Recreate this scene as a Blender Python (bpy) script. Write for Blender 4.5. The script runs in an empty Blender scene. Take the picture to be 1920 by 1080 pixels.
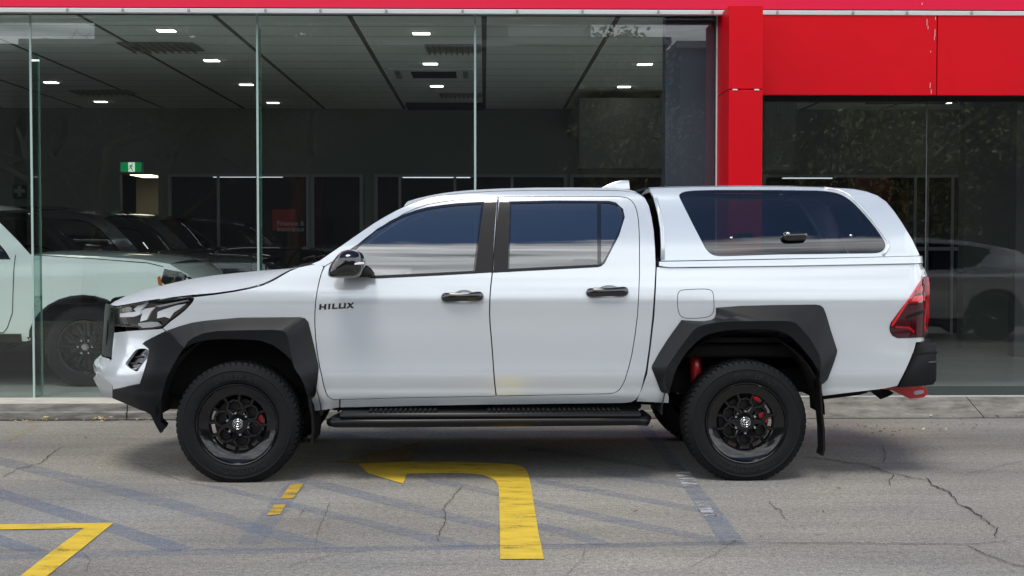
import bpy, bmesh, math, random
from mathutils import Vector, Matrix
from mathutils.geometry import delaunay_2d_cdt
random.seed(7)
R = math.radians
scene = bpy.context.scene
col = scene.collection

# ------------------------------------------------------------------ camera
CAM = Vector((0.0, -8.26, 1.45)); F = 2560.0
yaw = math.atan2(52.0, F); pitch = math.atan2(83.0, F)
fwd = Vector((math.sin(yaw)*math.cos(pitch), math.cos(yaw)*math.cos(pitch), -math.sin(pitch)))
rgt = Vector((math.cos(yaw), -math.sin(yaw), 0.0)); upv = rgt.cross(fwd)
cd = bpy.data.cameras.new("camera"); cam = bpy.data.objects.new("camera", cd); col.objects.link(cam)
cam.matrix_world = Matrix(((rgt.x, upv.x, -fwd.x, CAM.x), (rgt.y, upv.y, -fwd.y, CAM.y), (rgt.z, upv.z, -fwd.z, CAM.z), (0, 0, 0, 1)))
cd.sensor_width = 36.0; cd.lens = F/1920.0*36.0; cd.clip_end = 3000; cd.clip_start = 0.05
scene.camera = cam

# ------------------------------------------------------------------ light
SUN_EL, SUN_AZ = 64.0, -162.0        # azimuth of the sun seen from the scene, clockwise from +Y
w = bpy.data.worlds.new("World"); scene.world = w; w.use_nodes = True
nt = w.node_tree; nd = nt.nodes; lk = nt.links; nd.clear()
def N(t, **k):
    n = nd.new(t)
    for a, b in k.items(): setattr(n, a, b)
    return n
out = N('ShaderNodeOutputWorld'); bg = N('ShaderNodeBackground'); lk.new(bg.outputs[0], out.inputs[0])
sky = N('ShaderNodeTexSky', sky_type='NISHITA', sun_disc=False, sun_elevation=R(SUN_EL), sun_rotation=R(SUN_AZ), altitude=20, air_density=1.0, dust_density=0.8, ozone_density=1.2)
tc = N('ShaderNodeTexCoord'); sp = N('ShaderNodeSeparateXYZ'); lk.new(tc.outputs['Generated'], sp.inputs[0])
def M(op, a, b=None, c=None):
    n = N('ShaderNodeMath', operation=op)
    for i, v in enumerate((a, b, c)):
        if v is None: continue
        if isinstance(v, (int, float)): n.inputs[i].default_value = v
        else: lk.new(v, n.inputs[i])
    return n.outputs[0]
zz = M('MAXIMUM', sp.outputs[2], 0.04); zp = M('ADD', zz, 0.10)
cx = M('DIVIDE', sp.outputs[0], zp); cy = M('DIVIDE', sp.outputs[1], zp)
cmb = N('ShaderNodeCombineXYZ'); lk.new(M('MULTIPLY', cx, 0.55), cmb.inputs[0]); lk.new(cy, cmb.inputs[1])
n1 = N('ShaderNodeTexNoise'); n1.inputs['Scale'].default_value = 1.1; n1.inputs['Detail'].default_value = 7; n1.inputs['Roughness'].default_value = .55; n1.inputs['Distortion'].default_value = .3
lk.new(cmb.outputs[0], n1.inputs['Vector'])
# cloud bank low in the sky, breaking up higher
band = N('ShaderNodeMapRange'); band.inputs[1].default_value = .54; band.inputs[2].default_value = .74; band.inputs[3].default_value = .60; band.inputs[4].default_value = -.62
lk.new(sp.outputs[2], band.inputs[0])
cm = N('ShaderNodeMapRange'); cm.inputs[1].default_value = .52; cm.inputs[2].default_value = .64; cm.interpolation_type = 'SMOOTHSTEP'
ce_ = N('ShaderNodeCombineXYZ'); lk.new(M('MULTIPLY', sp.outputs[0], 11.0), ce_.inputs[0]); lk.new(M('MULTIPLY', sp.outputs[1], 11.0), ce_.inputs[1]); lk.new(M('MULTIPLY', sp.outputs[2], 26.0), ce_.inputs[2])
n4 = N('ShaderNodeTexNoise'); n4.inputs['Scale'].default_value = 1.0; n4.inputs['Detail'].default_value = 5; lk.new(ce_.outputs[0], n4.inputs['Vector'])
lk.new(M('ADD', M('MULTIPLY_ADD', n4.outputs[0], .42, M('MULTIPLY', n1.outputs[0], .58)), band.outputs[0]), cm.inputs[0])
n2 = N('ShaderNodeTexNoise'); n2.inputs['Scale'].default_value = 2.6; n2.inputs['Detail'].default_value = 6
lk.new(cmb.outputs[0], n2.inputs['Vector'])
cr = N('ShaderNodeValToRGB'); cr.color_ramp.elements[0].position = .38; cr.color_ramp.elements[1].position = .60
cr.color_ramp.elements[0].color = (3.4, 3.9, 4.6, 1); cr.color_ramp.elements[1].color = (22.0, 22.6, 23.2, 1)
cs_ = N('ShaderNodeCombineXYZ'); lk.new(M('MULTIPLY', sp.outputs[0], 3.2), cs_.inputs[0]); lk.new(M('MULTIPLY', sp.outputs[1], 3.2), cs_.inputs[1]); lk.new(M('MULTIPLY', sp.outputs[2], 48.0), cs_.inputs[2])
n3 = N('ShaderNodeTexNoise'); n3.inputs['Scale'].default_value = 1.0; n3.inputs['Detail'].default_value = 5; n3.inputs['Roughness'].default_value = .5; n3.inputs['Distortion'].default_value = .6; lk.new(cs_.outputs[0], n3.inputs['Vector'])
lk.new(M('MULTIPLY_ADD', n3.outputs[0], .75, M('MULTIPLY', n2.outputs[0], .25)), cr.inputs[0])
mx = N('ShaderNodeMix', data_type='RGBA'); lk.new(cm.outputs[0], mx.inputs[0]); skm = N('ShaderNodeMix', data_type='RGBA', blend_type='MULTIPLY'); skm.inputs[0].default_value = 1.0; skm.inputs[7].default_value = (.37, .51, .70, 1); lk.new(sky.outputs[0], skm.inputs[6]); lk.new(skm.outputs[2], mx.inputs[6]); lk.new(cr.outputs[0], mx.inputs[7])
lk.new(mx.outputs[2], bg.inputs[0]); bg.inputs[1].default_value = 0.10
sl = bpy.data.lights.new("sun", 'SUN'); sun = bpy.data.objects.new("sun", sl); col.objects.link(sun)
sl.energy = 1.55; sl.angle = R(20); sl.color = (1.0, .93, .81)
az = R(SUN_AZ); el = R(SUN_EL)
sdir = Vector((math.sin(az)*math.cos(el), math.cos(az)*math.cos(el), math.sin(el)))
sun.rotation_euler = sdir.to_track_quat('Z', 'Y').to_euler(); sun.location = sdir*40
scene.view_settings.view_transform = 'Standard'; scene.view_settings.look = 'None'
scene.view_settings.exposure = 0.38; scene.view_settings.gamma = 1.0
scene.cycles.transparent_max_bounces = 24; scene.cycles.max_bounces = 10
scene.cycles.caustics_reflective = False; scene.cycles.caustics_refractive = False

# ------------------------------------------------------------------ photo-to-world helpers
def ray(px, py):
    d = fwd*F + rgt*(px-960.0) + upv*(540.0-py)
    return d.x/d.y, d.z/d.y
def P(px, py, Y):
    a, b = ray(px, py); t = Y - CAM.y
    return Vector((a*t, Y, CAM.z + b*t))
def PZ(px, py, Z=0.0):
    a, b = ray(px, py); t = (Z - CAM.z)/b
    return Vector((a*t, CAM.y + t, Z))
def interp(tab, x):
    if x <= tab[0][0]: return tab[0][1]
    if x >= tab[-1][0]: return tab[-1][1]
    n = len(tab)
    for i in range(n-1):
        if x <= tab[i+1][0]:
            x0, y0 = tab[i]; x1, y1 = tab[i+1]; h = x1-x0; t = (x-x0)/h
            s = (y1-y0)/h
            m0 = s if i == 0 else (s + (y0-tab[i-1][1])/(x0-tab[i-1][0]))/2
            m1 = s if i == n-2 else ((tab[i+2][1]-y1)/(tab[i+2][0]-x1) + s)/2
            return (2*t**3-3*t*t+1)*y0 + (t**3-2*t*t+t)*h*m0 + (-2*t**3+3*t*t)*y1 + (t**3-t*t)*h*m1
def resample(pts, n, closed=False):
    pts = [tuple(p) for p in pts]
    if closed: pts = pts + [pts[0]]
    L = [0.0]
    for a, b in zip(pts, pts[1:]): L.append(L[-1] + math.dist(a, b))
    m = n if closed else n-1
    r = []; j = 0
    for i in range(n):
        d = L[-1]*i/m
        while j < len(L)-2 and L[j+1] < d: j += 1
        s = 0 if L[j+1] == L[j] else (d-L[j])/(L[j+1]-L[j])
        r.append(tuple(a+(b-a)*s for a, b in zip(pts[j], pts[j+1])))
    return r
def chaikin(pts, k=1, closed=True):
    for _ in range(k):
        q = []; n = len(pts)
        rng = range(n) if closed else range(n-1)
        if not closed: q.append(pts[0])
        for i in rng:
            a = pts[i]; b = pts[(i+1) % n]
            q.append(tuple(u*.75+v*.25 for u, v in zip(a, b))); q.append(tuple(u*.25+v*.75 for u, v in zip(a, b)))
        if not closed: q.append(pts[-1])
        pts = q
    return pts
def soft(pts, k=2, r=7.0, closed=True):
    """round the corners of an outline without eating long edges"""
    for it in range(k):
        q = []; n = len(pts); rr = r/(2.2**it)
        for i in range(n):
            a = Vector(pts[i]); b = Vector(pts[(i+1) % n]); L = (b-a).length
            if L < 1e-6: continue
            c = min(.25*L, rr); d = (b-a)/L
            q.append(tuple(a+d*c)); q.append(tuple(b-d*c))
        pts = q
    return pts
def area2(p): return sum(a[0]*b[1]-b[0]*a[1] for a, b in zip(p, p[1:]+p[:1]))/2
def inset(poly, d):
    s = 1 if area2(poly) > 0 else -1
    n = len(poly); r = []
    for i in range(n):
        a = poly[i-1]; b = poly[i]; c = poly[(i+1) % n]
        e1 = Vector((b[0]-a[0], b[1]-a[1])); e2 = Vector((c[0]-b[0], c[1]-b[1]))
        if e1.length < 1e-9 or e2.length < 1e-9: r.append(b); continue
        n1 = Vector((-e1.y, e1.x)).normalized()*s; n2_ = Vector((-e2.y, e2.x)).normalized()*s
        m = n1+n2_
        if m.length < 1e-6: m = n1
        m.normalize(); k = max(.4, m.dot(n1))
        r.append((b[0]+m.x*d/k, b[1]+m.y*d/k))
    return r
def inside(p, poly):
    x, y = p; c = False; n = len(poly); j = n-1
    for i in range(n):
        xi, yi = poly[i]; xj, yj = poly[j]
        if (yi > y) != (yj > y) and x < (xj-xi)*(y-yi)/(yj-yi)+xi: c = not c
        j = i
    return c
def dist_poly(p, poly):
    b = 1e9; px, py = p
    for i in range(len(poly)):
        ax, ay = poly[i-1]; bx, by = poly[i]; dx, dy = bx-ax, by-ay; l = dx*dx+dy*dy
        t = 0 if l == 0 else max(0, min(1, ((px-ax)*dx+(py-ay)*dy)/l))
        d = (px-ax-dx*t)**2+(py-ay-dy*t)**2
        if d < b: b = d
    return math.sqrt(b)

# ------------------------------------------------------------------ object helpers
def tag(o, label=None, cat=None, group=None, kind=None):
    if label: o['label'] = label
    if cat: o['category'] = cat
    if group: o['group'] = group
    if kind: o['kind'] = kind
    return o
def empty(name, loc=(0, 0, 0), rotz=0.0, parent=None):
    o = bpy.data.objects.new(name, None); col.objects.link(o); o.location = loc; o.rotation_euler = (0, 0, rotz); o.empty_display_size = .1
    o['mw'] = 0
    if parent: adopt(o, parent)
    return o
def mw(o):
    m = Matrix.LocRotScale(o.location, o.rotation_euler, o.scale)
    return mw(o.parent) @ o.matrix_parent_inverse @ m if o.parent else m
def adopt(o, parent):
    o.parent = parent; o.matrix_parent_inverse = mw(parent).inverted()
def link_mesh(name, me, parent=None, loc=None):
    o = bpy.data.objects.new(name, me); col.objects.link(o)
    if loc is not None: o.location = loc
    if parent: adopt(o, parent)
    return o
class MB:
    def __init__(s): s.v = []; s.f = []; s.sm = []
    def add(s, vs, fs, smooth=False):
        b = len(s.v); s.v += [tuple(v) for v in vs]
        for f in fs: s.f.append(tuple(b+i for i in f)); s.sm.append(smooth)
        return s
    def box(s, a, b, bev=0.0, rot=None, piv=None):
        a = Vector(a); b = Vector(b); lo = Vector(map(min, a, b)); hi = Vector(map(max, a, b))
        bm = bmesh.new(); bmesh.ops.create_cube(bm, size=1)
        c = (lo+hi)/2; d = hi-lo
        for v in bm.verts: v.co = Vector((v.co.x*d.x, v.co.y*d.y, v.co.z*d.z)) + c
        if bev > 0: bmesh.ops.bevel(bm, geom=bm.edges[:], offset=min(bev, min(d)*.45), segments=2, affect='EDGES', profile=.5)
        if rot is not None:
            pv = Vector(piv) if piv is not None else c
            for v in bm.verts: v.co = rot @ (v.co-pv) + pv
        s.bm(bm); return s
    def bm(s, bm, smooth=False):
        bm.verts.ensure_lookup_table(); bm.verts.index_update()
        s.add([v.co.copy() for v in bm.verts], [[v.index for v in f.verts] for f in bm.faces], smooth); bm.free()
    def prism(s, poly, axis_fn, d0, d1, bev=0.0):
        """poly: 2-D outline; axis_fn(u, v, d) -> 3-D point"""
        bm = bmesh.new(); n = len(poly)
        lo = [bm.verts.new(axis_fn(u, v, d0)) for u, v in poly]; hi = [bm.verts.new(axis_fn(u, v, d1)) for u, v in poly]
        bm.faces.new(lo); bm.faces.new(hi[::-1])
        for i in range(n): bm.faces.new((lo[i], hi[i], hi[(i+1) % n], lo[(i+1) % n]))
        bmesh.ops.recalc_face_normals(bm, faces=bm.faces[:])
        if bev > 0:
            bmesh.ops.bevel(bm, geom=[e for e in bm.edges if e.calc_face_angle(0) > .35], offset=bev, segments=2, affect='EDGES', profile=.5)
        s.bm(bm); return s
    def tube(s, pts, r, n=10, cap=True, smooth=True):
        pts = [Vector(p) for p in pts]; rs = r if isinstance(r, (list, tuple)) else [r]*len(pts)
        rings = []; up = Vector((0, 0, 1))
        for i, p in enumerate(pts):
            d = (pts[min(i+1, len(pts)-1)]-pts[max(i-1, 0)])
            if d.length < 1e-9: d = Vector((1, 0, 0))
            d.normalize()
            u = up if abs(d.dot(up)) < .95 else Vector((0, 1, 0))
            a = d.cross(u).normalized(); b = d.cross(a).normalized()
            q = rs[i]; qa, qb = q if isinstance(q, tuple) else (q, q)
            rings.append([p + a*math.cos(2*math.pi*k/n)*qa + b*math.sin(2*math.pi*k/n)*qb for k in range(n)])
        vs = [v for rg in rings for v in rg]; fs = []
        for i in range(len(pts)-1):
            for k in range(n): fs.append((i*n+k, (i+1)*n+k, (i+1)*n+(k+1) % n, i*n+(k+1) % n))
        s.add(vs, fs, smooth)
        if cap:
            s.add(rings[0], [tuple(range(n))]); s.add(rings[-1], [tuple(range(n))[::-1]])
        return s
    def lathe(s, prof, n=64, axis='Y', c=(0, 0, 0), smooth=True, closed=False, sharp=()):
        """prof: (radius, depth) pairs; depth runs along +axis"""
        c = Vector(c); vs = []; m = len(prof)
        for k in range(n):
            a = 2*math.pi*k/n
            for r, d in prof:
                if axis == 'Y': vs.append(c+Vector((r*math.cos(a), d, r*math.sin(a))))
                elif axis == 'Z': vs.append(c+Vector((r*math.cos(a), r*math.sin(a), d)))
                else: vs.append(c+Vector((d, r*math.cos(a), r*math.sin(a))))
        fs = []; mm = m if closed else m-1
        for k in range(n):
            k2 = (k+1) % n
            for i in range(mm): fs.append((k*m+i, k*m+(i+1) % m, k2*m+(i+1) % m, k2*m+i))
        s.add(vs, fs, smooth); return s
    def build(s, name, mat, parent=None, loc=None, recalc=True, autosmooth=None):
        me = bpy.data.meshes.new(name)
        off = Vector(loc) if loc is not None else Vector((0, 0, 0))
        me.from_pydata([tuple(Vector(v)-off) for v in s.v], [], s.f)
        me.polygons.foreach_set('use_smooth', s.sm); me.update()
        if recalc:
            bm = bmesh.new(); bm.from_mesh(me); bmesh.ops.remove_doubles(bm, verts=bm.verts, dist=1e-5)
            bmesh.ops.recalc_face_normals(bm, faces=bm.faces[:]); bm.to_mesh(me); bm.free()
        if autosmooth is not None:
            me.polygons.foreach_set('use_smooth', [True]*len(me.polygons)); me.set_sharp_from_angle(angle=R(autosmooth))
        me.materials.append(mat)
        return link_mesh(name, me, parent, loc)

def panel(name, poly, surf, mat, parent, step=9.0, holes=(), thick=.02, roll=.0025, gap=0.0, rollw=2.2, mirror=None, inward=None, curve=0, flat=False):
    """sheet cut to a 2-D outline, laid on surf(u,v) with rolled edges and a returned rim"""
    poly = [tuple(p) for p in poly]
    if curve: poly = chaikin(poly, curve)
    if gap: poly = inset(poly, gap)
    loops = [poly] + [list(h) for h in holes]
    def dens(p):
        per = sum(math.dist(p[i-1], p[i]) for i in range(len(p)))
        q = []
        for i in range(len(p)):
            a = p[i]; b = p[(i+1) % len(p)]; k = max(1, int(math.dist(a, b)/step+.5))
            for j in range(k): q.append((a[0]+(b[0]-a[0])*j/k, a[1]+(b[1]-a[1])*j/k))
        return q
    loops = [dens(p) for p in loops]
    V = []; E = []; nb = 0; lab = []
    for li, lp in enumerate(loops):
        b = len(V)
        for i, p in enumerate(lp):
            V.append(Vector(p)); E.append((b+i, b+(i+1) % len(lp)))
    nb = len(V)
    for li, lp in enumerate(loops):
        ring = inset(lp, rollw if li == 0 else -rollw)
        for p in ring:
            if inside(p, loops[0]) and not any(inside(p, h) for h in loops[1:]) and min(dist_poly(p, l) for l in loops) > rollw*.7: V.append(Vector(p))
    x0 = min(p[0] for p in loops[0]); x1 = max(p[0] for p in loops[0]); y0 = min(p[1] for p in loops[0]); y1 = max(p[1] for p in loops[0])
    ny = int((y1-y0)/step)+1
    yy = y0+step*.5
    while yy < y1:
        xx = x0+step*.5
        while xx < x1:
            p = (xx, yy)
            if inside(p, loops[0]) and not any(inside(p, h) for h in loops[1:]) and min(dist_poly(p, l) for l in loops) > rollw+step*.35: V.append(Vector(p))
            xx += step
        yy += step
    cv, ce, cf, ov, oe, of = delaunay_2d_cdt(V, E, [], 0, 1e-5)
    keep = []
    for f in cf:
        c = (sum(cv[i][0] for i in f)/len(f), sum(cv[i][1] for i in f)/len(f))
        if inside(c, loops[0]) and not any(inside(c, h) for h in loops[1:]): keep.append(f)
    cf = keep
    cv = [Vector(v) for v in cv]
    isb = [any(o < nb for o in ov[i]) for i in range(len(cv))]
    e = step*.1
    co = []; nr = []
    for i, p in enumerate(cv):
        q = surf(p[0], p[1]); a = surf(p[0]+e, p[1])-surf(p[0]-e, p[1]); b = surf(p[0], p[1]+e)-surf(p[0], p[1]-e)
        n = a.cross(b)
        if n.length < 1e-12: n = Vector((0, -1, 0))
        n.normalize()
        if n.dot(inward if inward is not None else Vector((0, 1, 0))) > 0: n = -n
        co.append(q - n*roll if isb[i] else q); nr.append(n)
    faces = []
    for f in cf:
        a, b, c = (co[f[0]], co[f[1]], co[f[2]])
        fn = (b-a).cross(c-a)
        if fn.length < 1e-14: continue
        faces.append(tuple(f) if fn.dot(nr[f[0]]) > 0 else tuple(f)[::-1])
    # rim
    ec = {}
    for f in faces:
        for i in range(len(f)):
            k = (f[i], f[(i+1) % len(f)]); ec[k] = 1
    rimv = {}; nverts = list(co); normals = []
    for i in range(len(co)): normals.append(nr[i])
    rim = []
    def rv(i):
        if i not in rimv:
            rimv[i] = (len(nverts), len(nverts)+1); nverts.append(co[i].copy()); nverts.append(co[i]-nr[i]*thick); normals.append(None); normals.append(None)
        return rimv[i]
    for (a, b) in list(ec):
        if (b, a) not in ec and thick > 0:
            A = rv(a); B = rv(b); rim.append((A[0], A[1], B[1], B[0]))
    allf = faces + rim
    if mirror is not None:
        nverts = [Vector((v.x, 2*mirror-v.y, v.z)) for v in nverts]; allf = [f[::-1] for f in allf]
        normals = [None if n is None else Vector((n.x, -n.y, n.z)) for n in normals]
    me = bpy.data.meshes.new(name); me.from_pydata([tuple(v) for v in nverts], [], allf)
    me.polygons.foreach_set('use_smooth', [not flat]*len(faces)+[False]*len(rim)); me.update()
    if not flat:
        ln = []
        for pl in me.polygons:
            for vi in pl.vertices:
                n = normals[vi]
                if n is None: n = pl.normal
                ln.append(tuple(n))
        # boundary verts tilt outwards a little so the edge catches light
        me.normals_split_custom_set(ln)
    me.materials.append(mat)
    return link_mesh(name, me, parent)
def loft(name, near, centre, mat, parent, nv=10, yc=None, p=2.0, smooth=True, pz=None):
    """sheet from a near edge through the centre line, mirrored to the far side"""
    pz = pz or p
    mb = MB(); n = len(near); rows = []
    for a, c in zip(near, centre):
        r = []
        for j in range(nv+1):
            v = j/nv; k = 1-(1-v)**p; kz = 1-(1-v)**pz
            r.append(Vector((a.x+(c.x-a.x)*k, a.y+(c.y-a.y)*v, a.z+(c.z-a.z)*kz)))
        r += [Vector((q.x, 2*yc-q.y, q.z)) for q in r[:-1][::-1]]
        rows.append(r)
    m = len(rows[0]); vs = [q for r in rows for q in r]
    fs = [(i*m+j, (i+1)*m+j, (i+1)*m+j+1, i*m+j+1) for i in range(n-1) for j in range(m-1)]
    mb.add(vs, fs, smooth)
    return mb.build(name, mat, parent)
def text_mesh(body, size, ext=.004):
    cu = bpy.data.curves.new("lettering", 'FONT'); cu.body = body; cu.size = size; cu.extrude = ext; cu.align_x = 'CENTER'; cu.align_y = 'CENTER'; cu.resolution_u = 3
    o = bpy.data.objects.new("lettering", cu); col.objects.link(o)
    dg = bpy.context.evaluated_depsgraph_get(); me = bpy.data.meshes.new_from_object(o.evaluated_get(dg))
    bpy.data.objects.remove(o); bpy.data.curves.remove(cu)
    v = [x.co.copy() for x in me.vertices]; f = [tuple(p.vertices) for p in me.polygons]; bpy.data.meshes.remove(me)
    return v, f

# ------------------------------------------------------------------ materials
def material(name):
    m = bpy.data.materials.new(name); m.use_nodes = True
    return m, m.node_tree.nodes, m.node_tree.links, m.node_tree.nodes['Principled BSDF']
def simple(name, c, rough=.5, metal=0.0, coat=0.0, coat_rough=.03, spec=.5, var=0.0, scale=8.0, bump=0.0, bscale=200.0, emit=None, estr=0.0):
    m, n, l, b = material(name)
    b.inputs['Base Color'].default_value = (*c, 1); b.inputs['Roughness'].default_value = rough; b.inputs['Metallic'].default_value = metal
    b.inputs['Coat Weight'].default_value = coat; b.inputs['Coat Roughness'].default_value = coat_rough; b.inputs['Specular IOR Level'].default_value = spec
    if var > 0:
        t = n.new('ShaderNodeTexCoord'); z = n.new('ShaderNodeTexNoise'); z.inputs['Scale'].default_value = scale; z.inputs['Detail'].default_value = 6
        l.new(t.outputs['Object'], z.inputs['Vector'])
        r = n.new('ShaderNodeValToRGB'); r.color_ramp.elements[0].position = .3; r.color_ramp.elements[1].position = .7
        r.color_ramp.elements[0].color = (*[x*(1-var) for x in c], 1); r.color_ramp.elements[1].color = (*[min(1, x*(1+var)) for x in c], 1)
        l.new(z.outputs[0], r.inputs[0]); l.new(r.outputs[0], b.inputs['Base Color'])
    if bump > 0:
        t = n.new('ShaderNodeTexCoord'); z = n.new('ShaderNodeTexNoise'); z.inputs['Scale'].default_value = bscale; z.inputs['Detail'].default_value = 3
        l.new(t.outputs['Object'], z.inputs['Vector']); bp = n.new('ShaderNodeBump'); bp.inputs['Strength'].default_value = bump; bp.inputs['Distance'].default_value = .002
        l.new(z.outputs[0], bp.inputs['Height']); l.new(bp.outputs[0], b.inputs['Normal'])
    if emit: b.inputs['Emission Color'].default_value = (*emit, 1); b.inputs['Emission Strength'].default_value = estr
    return m
def glass(name, tint, ior=1.5, rough=0.0):
    m, n, l, b = material(name); n.remove(b)
    o = [x for x in n if x.type == 'OUTPUT_MATERIAL'][0]
    ge = n.new('ShaderNodeNewGeometry'); dt = n.new('ShaderNodeVectorMath'); dt.operation = 'DOT_PRODUCT'; l.new(ge.outputs['Normal'], dt.inputs[0]); l.new(ge.outputs['Incoming'], dt.inputs[1])
    def mt(op, a, b2=None, cl=False):
        x = n.new('ShaderNodeMath'); x.operation = op; x.use_clamp = cl
        for i, v in enumerate((a, b2)):
            if v is None: continue
            if isinstance(v, (int, float)): x.inputs[i].default_value = v
            else: l.new(v, x.inputs[i])
        return x.outputs[0]
    f0 = ((ior-1)/(ior+1))**2      # Schlick's reflectance, the same from either face
    fres = mt('ADD', mt('MULTIPLY', mt('POWER', mt('SUBTRACT', 1.0, mt('ABSOLUTE', dt.outputs['Value']), True), 5.0), 1-f0), f0)
    t = n.new('ShaderNodeBsdfTransparent'); t.inputs[0].default_value = (*tint, 1)
    g = n.new('ShaderNodeBsdfGlossy'); g.inputs['Roughness'].default_value = rough
    mxx = n.new('ShaderNodeMixShader'); l.new(fres, mxx.inputs[0]); l.new(t.outputs[0], mxx.inputs[1]); l.new(g.outputs[0], mxx.inputs[2]); l.new(mxx.outputs[0], o.inputs[0])
    return m
MAT = {}
MAT['white'] = simple('pearl_white_paint', (.61, .655, .695), .19, .27, 1.0, .02, .5, var=.012, scale=400)
MAT['bonnet'] = simple('bonnet_white_paint', (.64, .69, .73), .38, .05, .5, .22)
MAT['roofwhite'] = simple('dew_covered_white_paint', (.60, .67, .72), .45, 0, .4, .35, bump=.25, bscale=260)
MAT['canopy'] = simple('white_gelcoat', (.61, .665, .715), .22, .28, 1.0, .03)
MAT['plastic'] = simple('black_textured_plastic', (.0065, .0074, .0092), .42, 0, 0, spec=.28, var=.10, scale=900, bump=.25, bscale=1400)
MAT['step'] = simple('step_black', (.005, .005, .006), .30, spec=.30)
MAT['grille'] = simple('grille_black', (.006, .006, .007), .35, spec=.3)
MAT['gloss'] = simple('gloss_black', (.006, .006, .007), .08, 0, 1.0, .02)
MAT['satin'] = simple('satin_black_trim', (.0075, .0066, .0068), .36, 0, .0, .2, .3)
MAT['rubber'] = simple('tyre_rubber', (.0085, .009, .0105), .66, 0, 0, spec=.18, var=.18, scale=40, bump=.2, bscale=500)
MAT['rubbertext'] = simple('tyre_lettering', (.006, .006, .0065), .5)
MAT['rim'] = simple('gloss_black_alloy', (.004, .004, .005), .10, 0, .0, .04, spec=.55)
MAT['dark'] = simple('underbody_black', (.006, .006, .0065), .75, var=.2, scale=20, spec=.2)
MAT['liner'] = simple('arch_liner', (.008, .008, .008), .85)
MAT['frame'] = simple('chassis_frame', (.12, .105, .10), .55, .2, var=.2, scale=12)
MAT['chrome'] = simple('chrome', (.75, .76, .78), .12, 1.0)
MAT['steel'] = simple('brake_steel', (.035, .035, .036), .45, .6)
MAT['redpaint'] = simple('red_enamel', (.45, .012, .02), .35, 0, .5)
MAT['silver'] = simple('silver_skid', (.42, .43, .44), .34, .25, .2)
MAT['jamb'] = simple('door_jamb', (.05, .052, .056), .6)
MAT['carglass'] = glass('tinted_film_glass', (.15, .16, .17), 3.0)
MAT['canopyglass'] = glass('canopy_tinted_glass', (.24, .24, .28), 2.0)
MAT['shopglass'] = glass('shopfront_glass', (.94, .975, .962), 1.64)
MAT['lensclear'] = glass('headlight_lens', (.95, .96, .97), 1.45)
MAT['lamp_inner'] = simple('headlight_reflector', (.92, .93, .95), .2, .12, .6)
MAT['redlens'] = simple('red_tail_lens', (.36, .004, .012), .10, 0, 1.0, .02)
MAT['redbright'] = simple('bright_red_lens', (.62, .012, .02), .12, 0, 1.0, .02)
MAT['darkred'] = simple('smoked_red_lens', (.045, .002, .006), .08, 0, 1.0, .02)
MAT['seat'] = simple('seat_fabric', (.03, .03, .032), .8)

# ================================================================== PICKUP TRUCK
YC = 0.97; YS0 = 0.045
PROF = [(.30, .12), (.40, .082), (.46, .055), (.50, .034), (.535, .022), (.56, .020), (.61, .007), (.655, .0), (.72, .005), (.80, .0095), (.90, .0105), (1.0, .006), (1.055, .0005), (1.085, -.002), (1.13, .003), (1.18, .013), (1.23, .0265), (1.28, .0415), (1.34, .060), (1.45, .096), (1.60, .153), (1.70, .196), (1.755, .228), (1.80, .275), (1.84, .36)]
TF = [(0, 0), (.12, .006), (.22, .035), (.34, .12), (.46, .27), (.56, .45), (.64, .66), (.70, .92)]
TR = [(0, 0), (.05, .012), (.09, .05), (.12, .13), (.135, .3), (.14, .6)]
BUMP = [(.40, .03), (.55, .07), (.68, .05), (.80, .0), (1.2, 0)]
def ysurf(x, z):
    y = YS0 + interp(PROF, z)
    if x < -1.86: y += interp(TF, -x-1.86-interp(BUMP, z))
    if x > 2.62: y += interp(TR, x-2.62)
    return y
_cache = {}
def S(px, py, off=0.0):
    """first hit of the photo ray with the near side of the truck"""
    k = (round(px, 2), round(py, 2), off)
    if k in _cache: return _cache[k]
    a, b = ray(px, py)
    def f(Y):
        t = Y-CAM.y
        return Y - (ysurf(a*t, CAM.z+b*t) - off)
    y0 = -.15; f0 = f(y0); hit = None; best = (1e9, 0)
    for i in range(1, 45):
        y1 = -.15 + i*.026; f1 = f(y1)
        if abs(f1) < best[0]: best = (abs(f1), y1)
        if f0 < 0 <= f1:
            lo, hi = y0, y1
            for _ in range(14):
                m = (lo+hi)/2
                if f(m) < 0: lo = m
                else: hi = m
            hit = hi; break
        y0, f0 = y1, f1
    if hit is None: hit = best[1]
    r = P(px, py, hit); _cache[k] = r
    return r
def So(off): return lambda u, v: S(u, v, off)
truck = empty('pickup_truck', (0.35, YC, 0))
tag(truck, 'white double cab pickup with white tray canopy and black wheel arch flares on the forecourt', 'pickup truck')
def both(fn):
    fn(None); fn(YC)

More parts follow.
